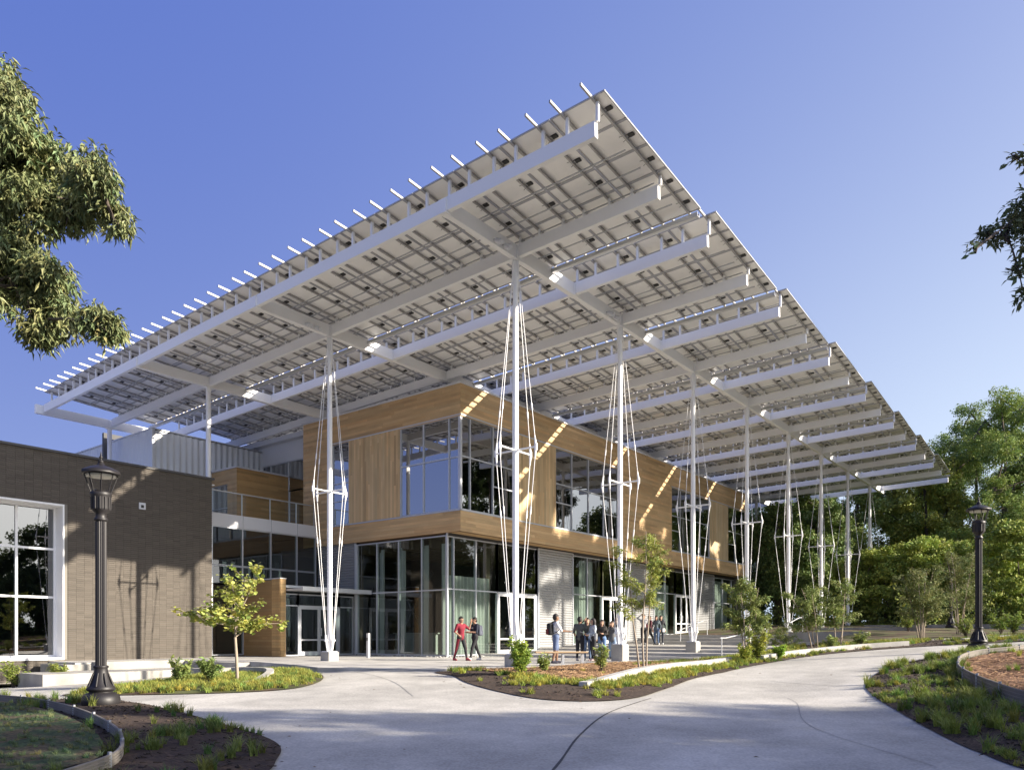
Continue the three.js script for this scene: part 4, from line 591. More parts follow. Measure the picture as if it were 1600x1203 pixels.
// saplings and shrubs
function sapling(name, label, group, { u, v, h, stems, spread, geo, n, size = 1, tone: tn, from = 0.35, bark = MAT.barkPale, r = 0.03, base, vary = 0.3, lean = [0, 0], cat = 'sapling', twigs = 10 }) {
  const t = thing(name, label, cat, group), y = (base ?? groundY(u, v)) - 0.05, wood = [], spots = [];
  for (let s = 0; s < stems; s++) {
    const a = s / stems * 6.283 + rr(-0.5, 0.5), o = stems > 1 ? 0.12 : 0, hh = h * rr(0.8, 1), tipX = Math.cos(a) * spread * rr(0.2, 0.55) * (stems > 1 ? 1 : 0.2) + lean[0], tipZ = Math.sin(a) * spread * rr(0.2, 0.55) * (stems > 1 ? 1 : 0.2) + lean[1];
    const P = []; for (let i = 0; i <= 5; i++) { const f = i / 5; P.push(V3(u + Math.cos(a) * o + tipX * f ** 1.4 + rr(-0.03, 0.03), y + hh * f, -v + Math.sin(a) * o + tipZ * f ** 1.4 + rr(-0.03, 0.03))); }
    const stem = limb(P, P.map((_, i) => lerp(r, r * 0.2, i / 5)), 6); wood.push(stem);
    const at = (f) => { const k = Math.min(4.999, f * 5), i = Math.floor(k); return P[i].clone().lerp(P[i + 1], k - i); };
    for (let b = 0; b < twigs; b++) { const f = lerp(from, 0.97, (b + rnd()) / twigs), p = at(f), ang = rnd() * 6.283, len = spread * rr(0.35, 0.75) * (1.15 - 0.6 * (f - from) / (1 - from)), e = p.clone().add(V3(Math.cos(ang) * len, len * rr(0.1, 0.6), Math.sin(ang) * len)); wood.push(limb([p, p.clone().lerp(e, 0.5).add(V3(0, -0.03, 0)), e], [r * 0.35, r * 0.25, 0.004], 4)); const k = Math.round(n / (stems * twigs)); for (let q = 0; q < k; q++) { const w = p.clone().lerp(e, rr(0.25, 1.08)).add(V3(gauss(), gauss(), gauss()).multiplyScalar(0.09 * spread)); spots.push([w.x, w.y, w.z, size * rr(0.7, 1.2), ...leafTone(tn, vary)]); } }
  }
  mesh('stems', wood, bark, t); crown(t, geo, spots, LEAF, 'foliage'); return t;
}
const bedC = (u, v) => bedTop.get('planting_bed_plaza')(u, v), bedM = (u, v) => bedTop.get('planting_bed_entrance')(u, v);
const at = (bearing, D) => XD((bearing - 800) / 1192 * D, D);
{ // young round leaved tree by the entrance steps
  const [u, v] = at(368, 20.3), y = bedM(u, v), t = thing('young_tree', 'young tree with round yellow green leaves by the entrance steps', 'tree'), wood = [], spots = [], top = V3(u - 0.02, y + 1.15, -v);
  wood.push(limb([V3(u + 0.05, y - 0.1, -v), V3(u + 0.02, y + 0.6, -v), top], [0.048, 0.04, 0.036], 8));
  for (let i = 0; i < 15; i++) {
    const a = i * 2.4 + rr(-0.3, 0.3), steep = i < 4 ? rr(1.3, 2.1) : rr(0.35, 1.1), len = i < 4 ? rr(0.35, 0.75) : rr(0.85, 1.5), e = top.clone().add(V3(Math.cos(a) * len, steep * (i < 4 ? 1.05 : 1.0), Math.sin(a) * len)), s = top.clone().add(V3(0, (i % 5) * 0.14, 0)), mid = s.clone().lerp(e, 0.45).add(V3(rr(-0.1, 0.1), rr(-0.12, 0.05), rr(-0.1, 0.1)));
    wood.push(limb([s, mid, e], [0.02, 0.014, 0.005], 5));
    for (let b = 0; b < 4; b++) { const p = mid.clone().lerp(e, rr(0, 0.9)), q = p.clone().add(V3(gauss() * 0.5, rr(-0.1, 0.4), gauss() * 0.5)); wood.push(limb([p, q], [0.008, 0.003], 4)); for (let k = 0; k < 7; k++) { const w = p.clone().lerp(q, rr(0.2, 1.1)); spots.push([w.x + gauss() * 0.05, w.y + gauss() * 0.05, w.z + gauss() * 0.05, rr(0.8, 1.25), ...leafTone([0.42, 0.45, 0.11], 0.28)]); } }
    for (let k = 0; k < 13; k++) { const w = mid.clone().lerp(e, rr(0, 1.05)); spots.push([w.x + gauss() * 0.08, w.y + gauss() * 0.08, w.z + gauss() * 0.08, rr(0.8, 1.3), ...leafTone([0.42, 0.45, 0.11], 0.28)]); }
  }
  mesh('trunk', [wood[0]], MAT.barkPale, t); mesh('limbs', wood.slice(1), MAT.barkPale, t); crown(t, CL.heart, spots, LEAF);
}
{ const [u, v] = at(1004, 21.6); sapling('sapling', 'slender multi stemmed sapling with yellow green leaves beside the bench bed', 'saplings', { u, v, h: 4.4, stems: 3, spread: 1.15, geo: CL.lance, n: 620, tone: [0.32, 0.36, 0.08], from: 0.42, base: bedC(u, v), r: 0.03, twigs: 11 }); }
for (const [px, D, h, st, spr, n, lab, lean] of [[1170, 27, 3.1, 4, 1.0, 900, 'bushy green sapling wrapped around the fourth mast', [0, 0]], [1275, 31, 2.9, 3, 1.35, 560, 'leaning sapling with long pale leaves before the sixth mast', [-0.7, -0.2]], [1312, 31, 3.0, 3, 1.2, 560, 'upright sapling with long pale leaves beside the seventh mast', [0.1, 0]], [1440, 33, 3.4, 6, 1.3, 1100, 'fine leaved multi stemmed sapling with pale bark near the black lamp post', [0, 0]], [1500, 40, 4.4, 5, 1.7, 900, 'fuzzy grey green sapling just behind the black lamp post', [0, 0]], [1222, 42, 2.6, 4, 1.0, 420, 'grey green sapling on the upper terrace beside the fifth mast', [0, 0]]]) { const [u, v] = at(px, D); sapling('sapling', lab, 'saplings', { u, v, h, stems: st, spread: spr, geo: CL.lance, n, tone: px > 1400 && px < 1530 ? [0.23, 0.26, 0.09] : [0.24, 0.29, 0.08], from: 0.3, lean, base: D < 33 ? bedC(u, v) : undefined, r: 0.028, size: 1.15 }); }
function shrub(label, u, v, h, w, n, tn, base, geo = CL.bush, size = 1) {
  const t = thing('shrub', label, 'shrub', 'low shrubs'), y = base ?? groundY(u, v), wood = [], spots = [];
  for (let i = 0; i < 11; i++) { const a = i * 2.4, e = V3(u + Math.cos(a) * w * rr(0.3, 0.95) / 2, y + h * rr(0.55, 1), -v + Math.sin(a) * w * rr(0.3, 0.95) / 2); wood.push(limb([V3(u + rr(-0.04, 0.04), y - 0.05, -v + rr(-0.04, 0.04)), V3(lerp(u, e.x, 0.4), lerp(y, e.y, 0.55), lerp(-v, e.z, 0.4)), e], [0.014, 0.01, 0.004], 4)); for (let k = 0; k < n / 11; k++) { const f = rr(0.3, 1.05), d = gauss() * 0.1 * w; spots.push([lerp(u, e.x, f) + d, lerp(y, e.y, f) + gauss() * 0.08 * h, lerp(-v, e.z, f) + gauss() * 0.1 * w, size * rr(0.7, 1.2), ...leafTone(tn.map((q) => q * 1.9), 0.28)]); } }
  mesh('stems', wood, MAT.bark, t); crown(t, geo, spots, LEAF, 'foliage'); return t;
}
for (const [px, D, h, w, n, tn, lab, src] of [
  [812, 20.6, 0.95, 0.85, 420, [0.15, 0.2, 0.03], 'dense bright green shrub before the first mast', 'C'], [850, 21.4, 0.5, 0.5, 90, [0.16, 0.2, 0.05], 'thin airy shrub beside the bench', 'C'], [940, 21.6, 0.75, 0.55, 100, [0.17, 0.2, 0.05], 'thin airy shrub in front of the student group', 'C'],
  [280, 19.8, 0.62, 0.75, 190, [0.12, 0.15, 0.04], 'shrub with a dead brown spike beside the seat walls', 'M'], [326, 20.6, 0.6, 0.7, 210, [0.13, 0.17, 0.05], 'round pale green shrub next to the young tree', 'M'],
  [20, 26.5, 0.9, 1.2, 190, [0.12, 0.15, 0.03], 'leggy shrub below the big window of the brick wing', ''], [86, 27.2, 0.75, 0.9, 190, [0.13, 0.15, 0.03], 'shrub at the end of the seat wall below the brick wing', ''],
  [1186, 25.6, 0.95, 0.8, 330, [0.17, 0.19, 0.03], 'upright yellow green shrub at the foot of the fourth mast', 'C'], [1165, 25, 0.6, 0.6, 170, [0.17, 0.19, 0.03], 'low yellow green shrub beside the handrail foot', 'C'], [1218, 26.4, 0.42, 0.5, 200, [0.17, 0.24, 0.03], 'small round bright green shrub above the white wall', 'C'],
  [1300, 30, 0.5, 0.7, 110, [0.15, 0.18, 0.05], 'sparse shrub behind the upper white wall', 'C'], [1345, 31, 0.6, 0.8, 130, [0.15, 0.18, 0.05], 'loose pale shrub on the slope below the last mast', 'C'], [1510, 36, 0.9, 1.1, 190, [0.15, 0.18, 0.04], 'yellow green shrub behind the lamp post base', ''], [1565, 40, 1.0, 1.4, 240, [0.13, 0.18, 0.03], 'round dark green shrub right of the lamp post', ''], [1585, 38, 1.1, 1.5, 240, [0.15, 0.2, 0.035], 'round bright green shrub at the edge of the view', ''], [1420, 44, 1.0, 1.0, 170, [0.14, 0.17, 0.03], 'yellowish shrub behind the pale barked sapling', '']]) { const [u, v] = at(px, D); shrub(lab, u, v, h, w, n, tn, src === 'C' ? bedC(u, v) : src === 'M' ? bedM(u, v) : undefined); }

// grass tufts and mulch chips
const tuftGeo = (n, len, s0) => { const old = seed; seed = s0; const out = []; for (let i = 0; i < n; i++) { const a = rnd() * 6.283, L = len * rr(0.6, 1.1), w = 0.006 + rnd() * 0.005, lean = rr(0.25, 1.15), x = rr(-0.05, 0.05), z = rr(-0.05, 0.05), p = []; for (let k = 0; k <= 3; k++) { const f = k / 3; p.push([x + Math.cos(a) * lean * L * f * f, L * f * (1 - 0.25 * lean * f), z + Math.sin(a) * lean * L * f * f, w * (1 - f * 0.9)]); } const q = [], nx = -Math.sin(a), nz = Math.cos(a); for (let k = 0; k < 3; k++) { const A = p[k], B2 = p[k + 1], l = (P, s) => [P[0] + nx * P[3] * s, P[1], P[2] + nz * P[3] * s]; q.push(...l(A, -1), ...l(A, 1), ...l(B2, 1), ...l(A, -1), ...l(B2, 1), ...l(B2, -1)); } const g = new THREE.BufferGeometry(); g.setAttribute('position', new THREE.Float32BufferAttribute(q, 3)); g.computeVertexNormals(); out.push(g); } seed = old; return mergeGeometries(out); };
const TUFT = tuftGeo(46, 0.27, 5), SHORT = tuftGeo(26, 0.13, 6);
function scatter(name, label, poly, n, height, keep, geo, size, tn, vary = 0.3) {
  const us = poly.map((p) => p[0]), vs = poly.map((p) => p[1]), spots = []; let guard = 0;
  while (spots.length < n && guard++ < n * 40) { const u = rr(Math.min(...us), Math.max(...us)), v = rr(Math.min(...vs), Math.max(...vs)); if (!inside(poly, u, v)) continue; const k = keep(u, v); if (rnd() > k) continue; spots.push([u, height(u, v) - 0.01, -v, size * rr(0.6, 1.25), ...leafTone(tn, vary, 0.2)]); }
  const m = new THREE.InstancedMesh(geo, LEAF, spots.length), o = new THREE.Object3D(), c = new THREE.Color(); m.name = numbered(name); scene.add(m); spots.forEach((s, i) => { o.position.set(s[0], s[1], s[2]); o.rotation.set(0, rnd() * 6.283, 0); o.scale.setScalar(s[3]); o.updateMatrix(); m.setMatrixAt(i, o.matrix); m.setColorAt(i, c.setRGB(s[4], s[5], s[6])); });
  return tag(m, label, 'grass', null, 'stuff');
}
const clump = (u, v, f, s, lo, hi) => ss(lo, hi, vnoise(u * f, v * f, 4096, s));
const bedE = (u, v) => bedTop.get('planting_bed_east')(u, v), bedW = (u, v) => bedTop.get('planting_bed_west')(u, v);
const GREEN = [0.25, 0.31, 0.055], YEL = [0.36, 0.39, 0.07];
scatter('grass', 'clumps of sedge growing in the mulched bed with ribbed edging', BED_R, 560, bedE, (u, v) => (inside(RINGBED_R, u, v) ? 0 : clump(u, v, 1.6, 8, 0.36, 0.66) * (D2(u, v) > 9 ? 1 : 0)), TUFT, 0.95, GREEN);
scatter('grass', 'short sedge filling between the clumps of the mulched bed', BED_R, 900, bedE, (u, v) => (inside(RINGBED_R, u, v) ? 0 : clump(u, v, 1.3, 8, 0.5, 0.66)), SHORT, 1.0, GREEN);
scatter('grass', 'scattered sedge clumps in the shaded bed around the lamp post', BED_L, 170, bedW, (u, v) => (inside(LAWN_L, u, v) || u < 3.4 ? 0 : clump(u, v, 1.5, 18, 0.5, 0.72)), TUFT, 0.8, [0.19, 0.25, 0.06]);
scatter('grass', 'short thin grass of the shaded lawn', LAWN_L, 2600, (u, v) => bedW(u, v) + 0.05, () => 1, SHORT, 0.55, [0.17, 0.21, 0.09]);
scatter('grass', 'bright short grass along the lower edge of the plaza bed', BED_C, 2000, bedC, (u, v) => (inside(STRAW, u, v) ? 0.015 : clump(u, v, 1.1, 28, 0.36, 0.6) * ss(0.12, 0.4, edgeDist(BED_C, u, v))), SHORT, 1.25, YEL);
scatter('grass', 'weeds and thin grass on the slope below the terraces', BED_C, 700, bedC, (u, v) => (u > 22 && v < 12 ? clump(u, v, 0.9, 33, 0.4, 0.7) : 0), SHORT, 1.2, GREEN);
scatter('grass', 'bright short grass in the entrance bed', BED_M, 2100, bedM, (u, v) => ss(0.02, 0.3, edgeDist(BED_M, u, v)) * clump(u, v, 1.2, 38, 0.0, 0.3), SHORT, 1.15, [0.31, 0.34, 0.07]);
scatter('grass', 'ferny weeds growing in the straw of the raised bed', RINGBED_R, 160, (u, v) => bedE(u, v) + 0.13, (u, v) => clump(u, v, 1.1, 48, 0.42, 0.7), TUFT, 0.75, YEL);
scatter('grass', 'patchy grass on the terrace under the far canopy', [[47.4, 4], [80, -4], [80, 19], [47.4, 19]], 2600, (u, v) => Math.max(1.07, lerp(1.07, 1.83, ss(48, 67, u))) - 0.12 * ss(14, 3, v), (u, v) => clump(u, v, 0.5, 58, 0.3, 0.6), SHORT, 2.0, GREEN);
function D2(u, v) { return u * CY + v * SY; }
{ // wood chips lying on the mulch
  const spots = []; for (const [poly, h, n, skip] of [[BED_R, bedE, 9000, RINGBED_R], [BED_L, bedW, 7000, LAWN_L], [BED_C, bedC, 5000, STRAW]]) { const us = poly.map((p) => p[0]), vs = poly.map((p) => p[1]); for (let i = 0; i < n; i++) { const u = rr(Math.min(...us), Math.max(...us)), v = rr(Math.min(...vs), Math.max(...vs)); if (inside(poly, u, v) && !inside(skip, u, v)) spots.push([u, h(u, v) + rr(0, 0.012), -v]); } }
  const g = bevelBox(0.085, 0.012, 0.022, 0.003), m = new THREE.InstancedMesh(g, std({ color: rgb(1, 1, 1), roughness: 1 }), spots.length), o = new THREE.Object3D(), c = new THREE.Color(); m.name = 'wood_chips'; scene.add(m); tag(m, 'shredded bark chips covering the planting beds', 'mulch', null, 'stuff');
  spots.forEach((s, i) => { o.position.set(...s); o.rotation.set(rr(-0.4, 0.4), rnd() * 6.28, rr(-0.4, 0.4)); o.scale.set(rr(0.4, 1.3), rr(0.6, 1.5), rr(0.5, 1.4)); o.updateMatrix(); m.setMatrixAt(i, o.matrix); const k = rr(0.35, 1.4); m.setColorAt(i, c.setRGB(0.05 * k, 0.036 * k, 0.026 * k)); });
}

{ // loose straw on the straw mulch, and dry leaves blown onto the walk
  const spots = []; for (const [poly, h, n] of [[STRAW, (u, v) => bedC(u, v) + 0.02, 12000], [RINGBED_R, (u, v) => bedE(u, v) + 0.13, 7000]]) { const us = poly.map((p) => p[0]), vs = poly.map((p) => p[1]); for (let i = 0; i < n; i++) { const u = rr(Math.min(...us), Math.max(...us)), v = rr(Math.min(...vs), Math.max(...vs)); if (inside(poly, u, v)) spots.push([u, h(u, v) + rr(0.002, 0.03), -v]); } }
  const g = new THREE.BoxGeometry(0.2, 0.006, 0.008), m = new THREE.InstancedMesh(g, std({ color: rgb(1, 1, 1), roughness: 1 }), spots.length), o = new THREE.Object3D(), c = new THREE.Color(); m.name = 'loose_straw'; scene.add(m); tag(m, 'loose tan straw lying over the mulched beds', 'straw', null, 'stuff');
  spots.forEach((s, i) => { o.position.set(...s); o.rotation.set(rr(-0.2, 0.2), rnd() * 6.28, rr(-0.22, 0.22)); o.scale.set(rr(0.5, 1.4), 1, rr(0.8, 1.6)); o.updateMatrix(); m.setMatrixAt(i, o.matrix); const k = rr(0.4, 1.3); m.setColorAt(i, c.setRGB(0.42 * k, 0.27 * k, 0.15 * k)); });
  const L = []; for (let i = 0; i < 900; i++) { const u = rr(4, 30), v = rr(1, 20); if (!inside(WALK, u, v) || inside(PLAZA, u, v)) continue; const d = Math.min(...[BED_R, BED_L, BED_C, BED_M].map((p) => (inside(p, u, v) ? 0 : edgeDist(p, u, v)))); if (d > 0 && rnd() < 0.05 + 0.9 * Math.exp(-d / 0.35)) L.push([u, openGround(u, v) + 0.012, -v]); }
  const lm = new THREE.InstancedMesh(leaf(0.07, 0.03, 0.008, 0.0), std({ color: rgb(1, 1, 1), roughness: 0.9, side: THREE.DoubleSide }), L.length); lm.name = 'fallen_leaves'; scene.add(lm); tag(lm, 'few dry brown leaves lying along the edges of the walk', 'leaves', null, 'stuff');
  L.forEach((s, i) => { o.position.set(...s); o.rotation.set(rr(-0.2, 0.2), rnd() * 6.28, 0); o.scale.setScalar(rr(0.6, 1.3)); o.updateMatrix(); lm.setMatrixAt(i, o.matrix); const k = rr(0.5, 1.2); lm.setColorAt(i, c.setRGB(0.2 * k, 0.12 * k, 0.05 * k)); });
}
// ------------------------------------------------------------------ lamp posts
function lampPost(label, u, v, y, s) {
  const t = thing('street_lamp', label, 'street lamp', 'black lamp posts'); t.position.set(u, y, -v); t.scale.setScalar(s);
  const lathe = (p, n = 24) => new THREE.LatheGeometry(p.map(([r, h]) => new THREE.Vector2(r, h)), n);
  mesh('base', lathe([[0, 0], [0.33, 0], [0.345, 0.03], [0.345, 0.10], [0.33, 0.17], [0.27, 0.235], [0.215, 0.25], [0.215, 0.27], [0.255, 0.295], [0.26, 0.33], [0.235, 0.37], [0.185, 0.44], [0.15, 0.53], [0.128, 0.64], [0.118, 0.72], [0.135, 0.735], [0.138, 0.76], [0.12, 0.775]], 28), MAT.black, t);
  const fl = []; for (let i = 0; i < 8; i++) { const a = i / 8 * 6.283; fl.push(rod(V3(Math.cos(a) * 0.235, 0.37, Math.sin(a) * 0.235), V3(Math.cos(a) * 0.135, 0.63, Math.sin(a) * 0.135), 0.022, 0.014, 6)); } mesh('base_flutes', fl, MAT.black, t);
  const sh = new THREE.Shape(); for (let i = 0; i <= 64; i++) { const a = i / 64 * Math.PI * 2, r = 0.094 + 0.006 * Math.cos(a * 16); i ? sh.lineTo(Math.cos(a) * r, Math.sin(a) * r) : sh.moveTo(r, 0); }
  mesh('pole', new THREE.ExtrudeGeometry(sh, { depth: 2.84, bevelEnabled: false, steps: 1 }).rotateX(-Math.PI / 2).translate(0, 0.77, 0), MAT.black, t);
  mesh('neck', lathe([[0.09, 3.58], [0.125, 3.6], [0.125, 3.64], [0.1, 3.66], [0.1, 3.74], [0.15, 3.78], [0.165, 3.84], [0.165, 4.04], [0.19, 4.08], [0.195, 4.14], [0.16, 4.16], [0.12, 4.2], [0, 4.21]], 24), MAT.black, t);
  const ribs = []; for (let i = 0; i < 12; i++) { const a = i / 12 * 6.283; ribs.push(rod(V3(Math.cos(a) * 0.168, 3.82, Math.sin(a) * 0.168), V3(Math.cos(a) * 0.172, 4.06, Math.sin(a) * 0.172), 0.013, 0.013, 5)); } mesh('neck_ribs', ribs, MAT.black, t);
  for (let i = 0; i < 8; i++) { const a = (i + 0.5) / 8 * 6.283; mesh('cage_bar', rod(V3(Math.cos(a) * 0.165, 4.12, Math.sin(a) * 0.165), V3(Math.cos(a) * 0.30, 4.52, Math.sin(a) * 0.30), 0.011, 0.011, 6), MAT.black, t); }
  mesh('lens', lathe([[0, 4.45], [0.27, 4.46], [0.275, 4.5], [0, 4.52]], 16), std({ color: rgb(0.72, 0.70, 0.62), roughness: 0.4 }), t);
  mesh('roof', lathe([[0.0, 4.52], [0.345, 4.49], [0.365, 4.51], [0.355, 4.56], [0.2, 4.64], [0.075, 4.68], [0.06, 4.72], [0.045, 4.74], [0, 4.74]], 8), MAT.black, t);
  mesh('finial', lathe([[0, 4.72], [0.05, 4.73], [0.055, 4.76], [0.02, 4.79], [0.02, 4.82], [0.04, 4.84], [0.02, 4.86], [0.013, 4.91], [0, 4.97]], 12), MAT.black, t);
  return t;
}
{ const [a, b] = at(157, 14.9); lampPost('tall black fluted lamp post in front of the brick wing', a, b, bedW(a, b) - 0.03, 1.0); const [c, d] = at(1530, 24.4); lampPost('black fluted lamp post at the bend of the rising walk', c, d, openGround(c, d), 1.0); const [e, f] = at(1487, 46); lampPost('small distant black lamp post at the edge of the woods', e, f, groundY(e, f) + 0.05, 0.92); }
// ------------------------------------------------------------------ bench, handrails, small site furniture
{ const t = thing('bench', 'long wooden slat bench on thin posts at the plaza edge', 'bench'), [u, v] = at(877, 25.6), dir = [0.74, -0.68]; t.position.set(u, 0.006, -v); t.rotation.y = -Math.atan2(CY, SY) + 0.1;
  for (let i = 0; i < 3; i++) mesh('slat', bevelBox(1.75, 0.05, 0.11, 0.008).translate(0, 0.45, (i - 1) * 0.125), MAT.benchWood, t);
  for (const x of [-0.62, 0.05, 0.72]) mesh('leg', [new THREE.BoxGeometry(0.07, 0.43, 0.06).translate(x, 0.21, 0.11), new THREE.BoxGeometry(0.07, 0.43, 0.06).translate(x, 0.21, -0.11), new THREE.BoxGeometry(0.05, 0.05, 0.17).translate(x, 0.395, 0)], MAT.galv, t); }
function handrail(label, pts, posts) { const t = thing('handrail', label, 'handrail', 'stair handrails'); const c = pts.map((p) => W(...p)); for (let i = 0; i < c.length - 1; i++) mesh('rail', [rod(c[i], c[i + 1], 0.024, 0.024, 10), new THREE.SphereGeometry(0.024, 10, 8).translate(c[i].x, c[i].y, c[i].z)], MAT.galv, t); for (const [u, v, y0, y1] of posts) mesh('post', rod(W(u, v, y0), W(u, v, y1), 0.022, 0.022, 10), MAT.galv, t); return t; }
handrail('steel handrail with two posts at the foot of the terrace steps', [[28.3, 11.75, 0.92], [28.8, 11.75, 0.92], [33.2, 11.75, 1.3], [33.6, 11.75, 1.3]], [[28.4, 11.75, 0, 0.92], [30.6, 11.75, 0.1, 1.07], [33.4, 11.75, 0.3, 1.3]]);
handrail('steel handrail climbing beside the ribbed metal wall', [[43.3, 20.6, 1.35], [46.9, 20.6, 1.98], [47.5, 20.6, 1.98]], [[43.4, 20.6, 0.6, 1.36], [45.2, 20.6, 0.85, 1.68], [47.4, 20.6, 1.05, 1.98]]);
handrail('short steel handrail on the upper terrace behind the shrub', [[45.4, 14.6, 1.75], [47.2, 14.6, 2.1], [47.9, 14.6, 2.1]], [[45.5, 14.6, 0.8, 1.76], [47.8, 14.6, 1.05, 2.1]]);
{ const [u, v] = at(575, 34.6); const t = thing('access_post', 'slim grey push button post before the lobby glass', 'post'); mesh('body', bevelBox(0.12, 1.12, 0.14, 0.012).translate(u, 0.56, -v), MAT.galv, t); mesh('button', bevelBox(0.012, 0.14, 0.08, 0.003).translate(u - 0.064, 0.85, -v), MAT.junction, t); }
{ const spots = []; for (let i = 0; i < 420; i++) { const left = rnd() < 0.45; spots.push(left ? [rr(25.75, 26.12), 0.01, -rr(24.2, 30.5)] : [rr(26.0, 33.4), 0.01, -rr(23.8, 24.12)]); } const g = new THREE.IcosahedronGeometry(0.055, 0), m = new THREE.InstancedMesh(g, std({ color: rgb(1, 1, 1), roughness: 0.9 }), spots.length), o = new THREE.Object3D(), c = new THREE.Color(); m.name = 'pebbles'; scene.add(m); tag(m, 'strip of grey river pebbles along the lobby glass', 'pebbles', null, 'stuff'); spots.forEach((s, i) => { o.position.set(...s); o.rotation.set(rnd() * 6, rnd() * 6, rnd() * 6); o.scale.set(rr(0.6, 1.5), rr(0.5, 0.9), rr(0.6, 1.4)); o.updateMatrix(); m.setMatrixAt(i, o.matrix); const k = rr(0.15, 0.6); m.setColorAt(i, c.setRGB(k, k * 0.98, k * 0.94)); }); }
// floodlight-like spot fixtures under the girders
for (const [u, v, lab] of [[18.6, 15.11, 'pair of small white spot fixtures on the girder at the first mast'], [18.6, 24.5, 'pair of small white spot fixtures on the girder at the lone mast'], [25.4, 15.11, 'pair of small white spot fixtures on the girder at the second mast']]) { const t = thing('spot_fixture', lab, 'spot light', 'spot fixtures under the canopy'); for (const s of [-1, 1]) { mesh('housing', rod(W(u + s * 0.22, v - 0.2, BEAM_B + drop(v) + 0.02), W(u + s * 0.22, v - 0.42, BEAM_B + drop(v) - 0.1), 0.075, 0.085, 12), MAT.fascia, t); mesh('bracket', rod(W(u + s * 0.22, v - 0.1, BEAM_B + drop(v) + 0.08), W(u + s * 0.22, v - 0.24, BEAM_B + drop(v) + 0.0), 0.02, 0.02, 6), MAT.conduit, t); } }
// ------------------------------------------------------------------ people
function surfaceNets(f, lo, hi, cell) {                                 // mesh of the zero surface of f on a grid
  const n = [0, 1, 2].map((i) => Math.ceil((hi[i] - lo[i]) / cell) + 1), val = new Float32Array(n[0] * n[1] * n[2]), id = (x, y, z) => x + n[0] * (y + n[1] * z);
  for (let z = 0; z < n[2]; z++) for (let y = 0; y < n[1]; y++) for (let x = 0; x < n[0]; x++) val[id(x, y, z)] = f(lo[0] + x * cell, lo[1] + y * cell, lo[2] + z * cell);
  const vid = new Int32Array(val.length).fill(-1), pos = [], idx = [];
  for (let z = 0; z < n[2] - 1; z++) for (let y = 0; y < n[1] - 1; y++) for (let x = 0; x < n[0] - 1; x++) {
    let c = 0, sx = 0, sy = 0, sz = 0, m = 0; const v = []; for (let k = 0; k < 8; k++) { const q = val[id(x + (k & 1), y + ((k >> 1) & 1), z + (k >> 2))]; v.push(q); if (q < 0) m++; }
    if (m === 0 || m === 8) continue;
    for (let a = 0; a < 8; a++) for (const bit of [1, 2, 4]) { const b = a | bit; if (b === a || (v[a] < 0) === (v[b] < 0)) continue; const t = v[a] / (v[a] - v[b]); sx += (a & 1) + (bit === 1 ? t : 0); sy += ((a >> 1) & 1) + (bit === 2 ? t : 0); sz += (a >> 2) + (bit === 4 ? t : 0); c++; }
    vid[id(x, y, z)] = pos.length / 3; pos.push(lo[0] + (x + sx / c) * cell, lo[1] + (y + sy / c) * cell, lo[2] + (z + sz / c) * cell);
  }
  for (let z = 1; z < n[2] - 1; z++) for (let y = 1; y < n[1] - 1; y++) for (let x = 1; x < n[0] - 1; x++) {
    const a = val[id(x, y, z)];
    for (const [dx, dy, dz, p, q] of [[1, 0, 0, [0, 1, 0], [0, 0, 1]], [0, 1, 0, [0, 0, 1], [1, 0, 0]], [0, 0, 1, [1, 0, 0], [0, 1, 0]]]) {
      const b = val[id(x + dx, y + dy, z + dz)]; if ((a < 0) === (b < 0)) continue;
      const A = vid[id(x, y, z)], B2 = vid[id(x - p[0], y - p[1], z - p[2])], C = vid[id(x - p[0] - q[0], y - p[1] - q[1], z - p[2] - q[2])], D = vid[id(x - q[0], y - q[1], z - q[2])];
      if (A < 0 || B2 < 0 || C < 0 || D < 0) continue; if (a < 0) idx.push(A, B2, C, A, C, D); else idx.push(A, C, B2, A, D, C);
    }
  }
  return { pos, idx };
}
const SKIN = { light: [0.50, 0.31, 0.22], tan: [0.36, 0.21, 0.14], brown: [0.22, 0.125, 0.08] };
const bodyMat = std({ vertexColors: true, roughness: 0.85 }), hairMat = std({ color: rgb(0.012, 0.009, 0.008), roughness: 0.6 });
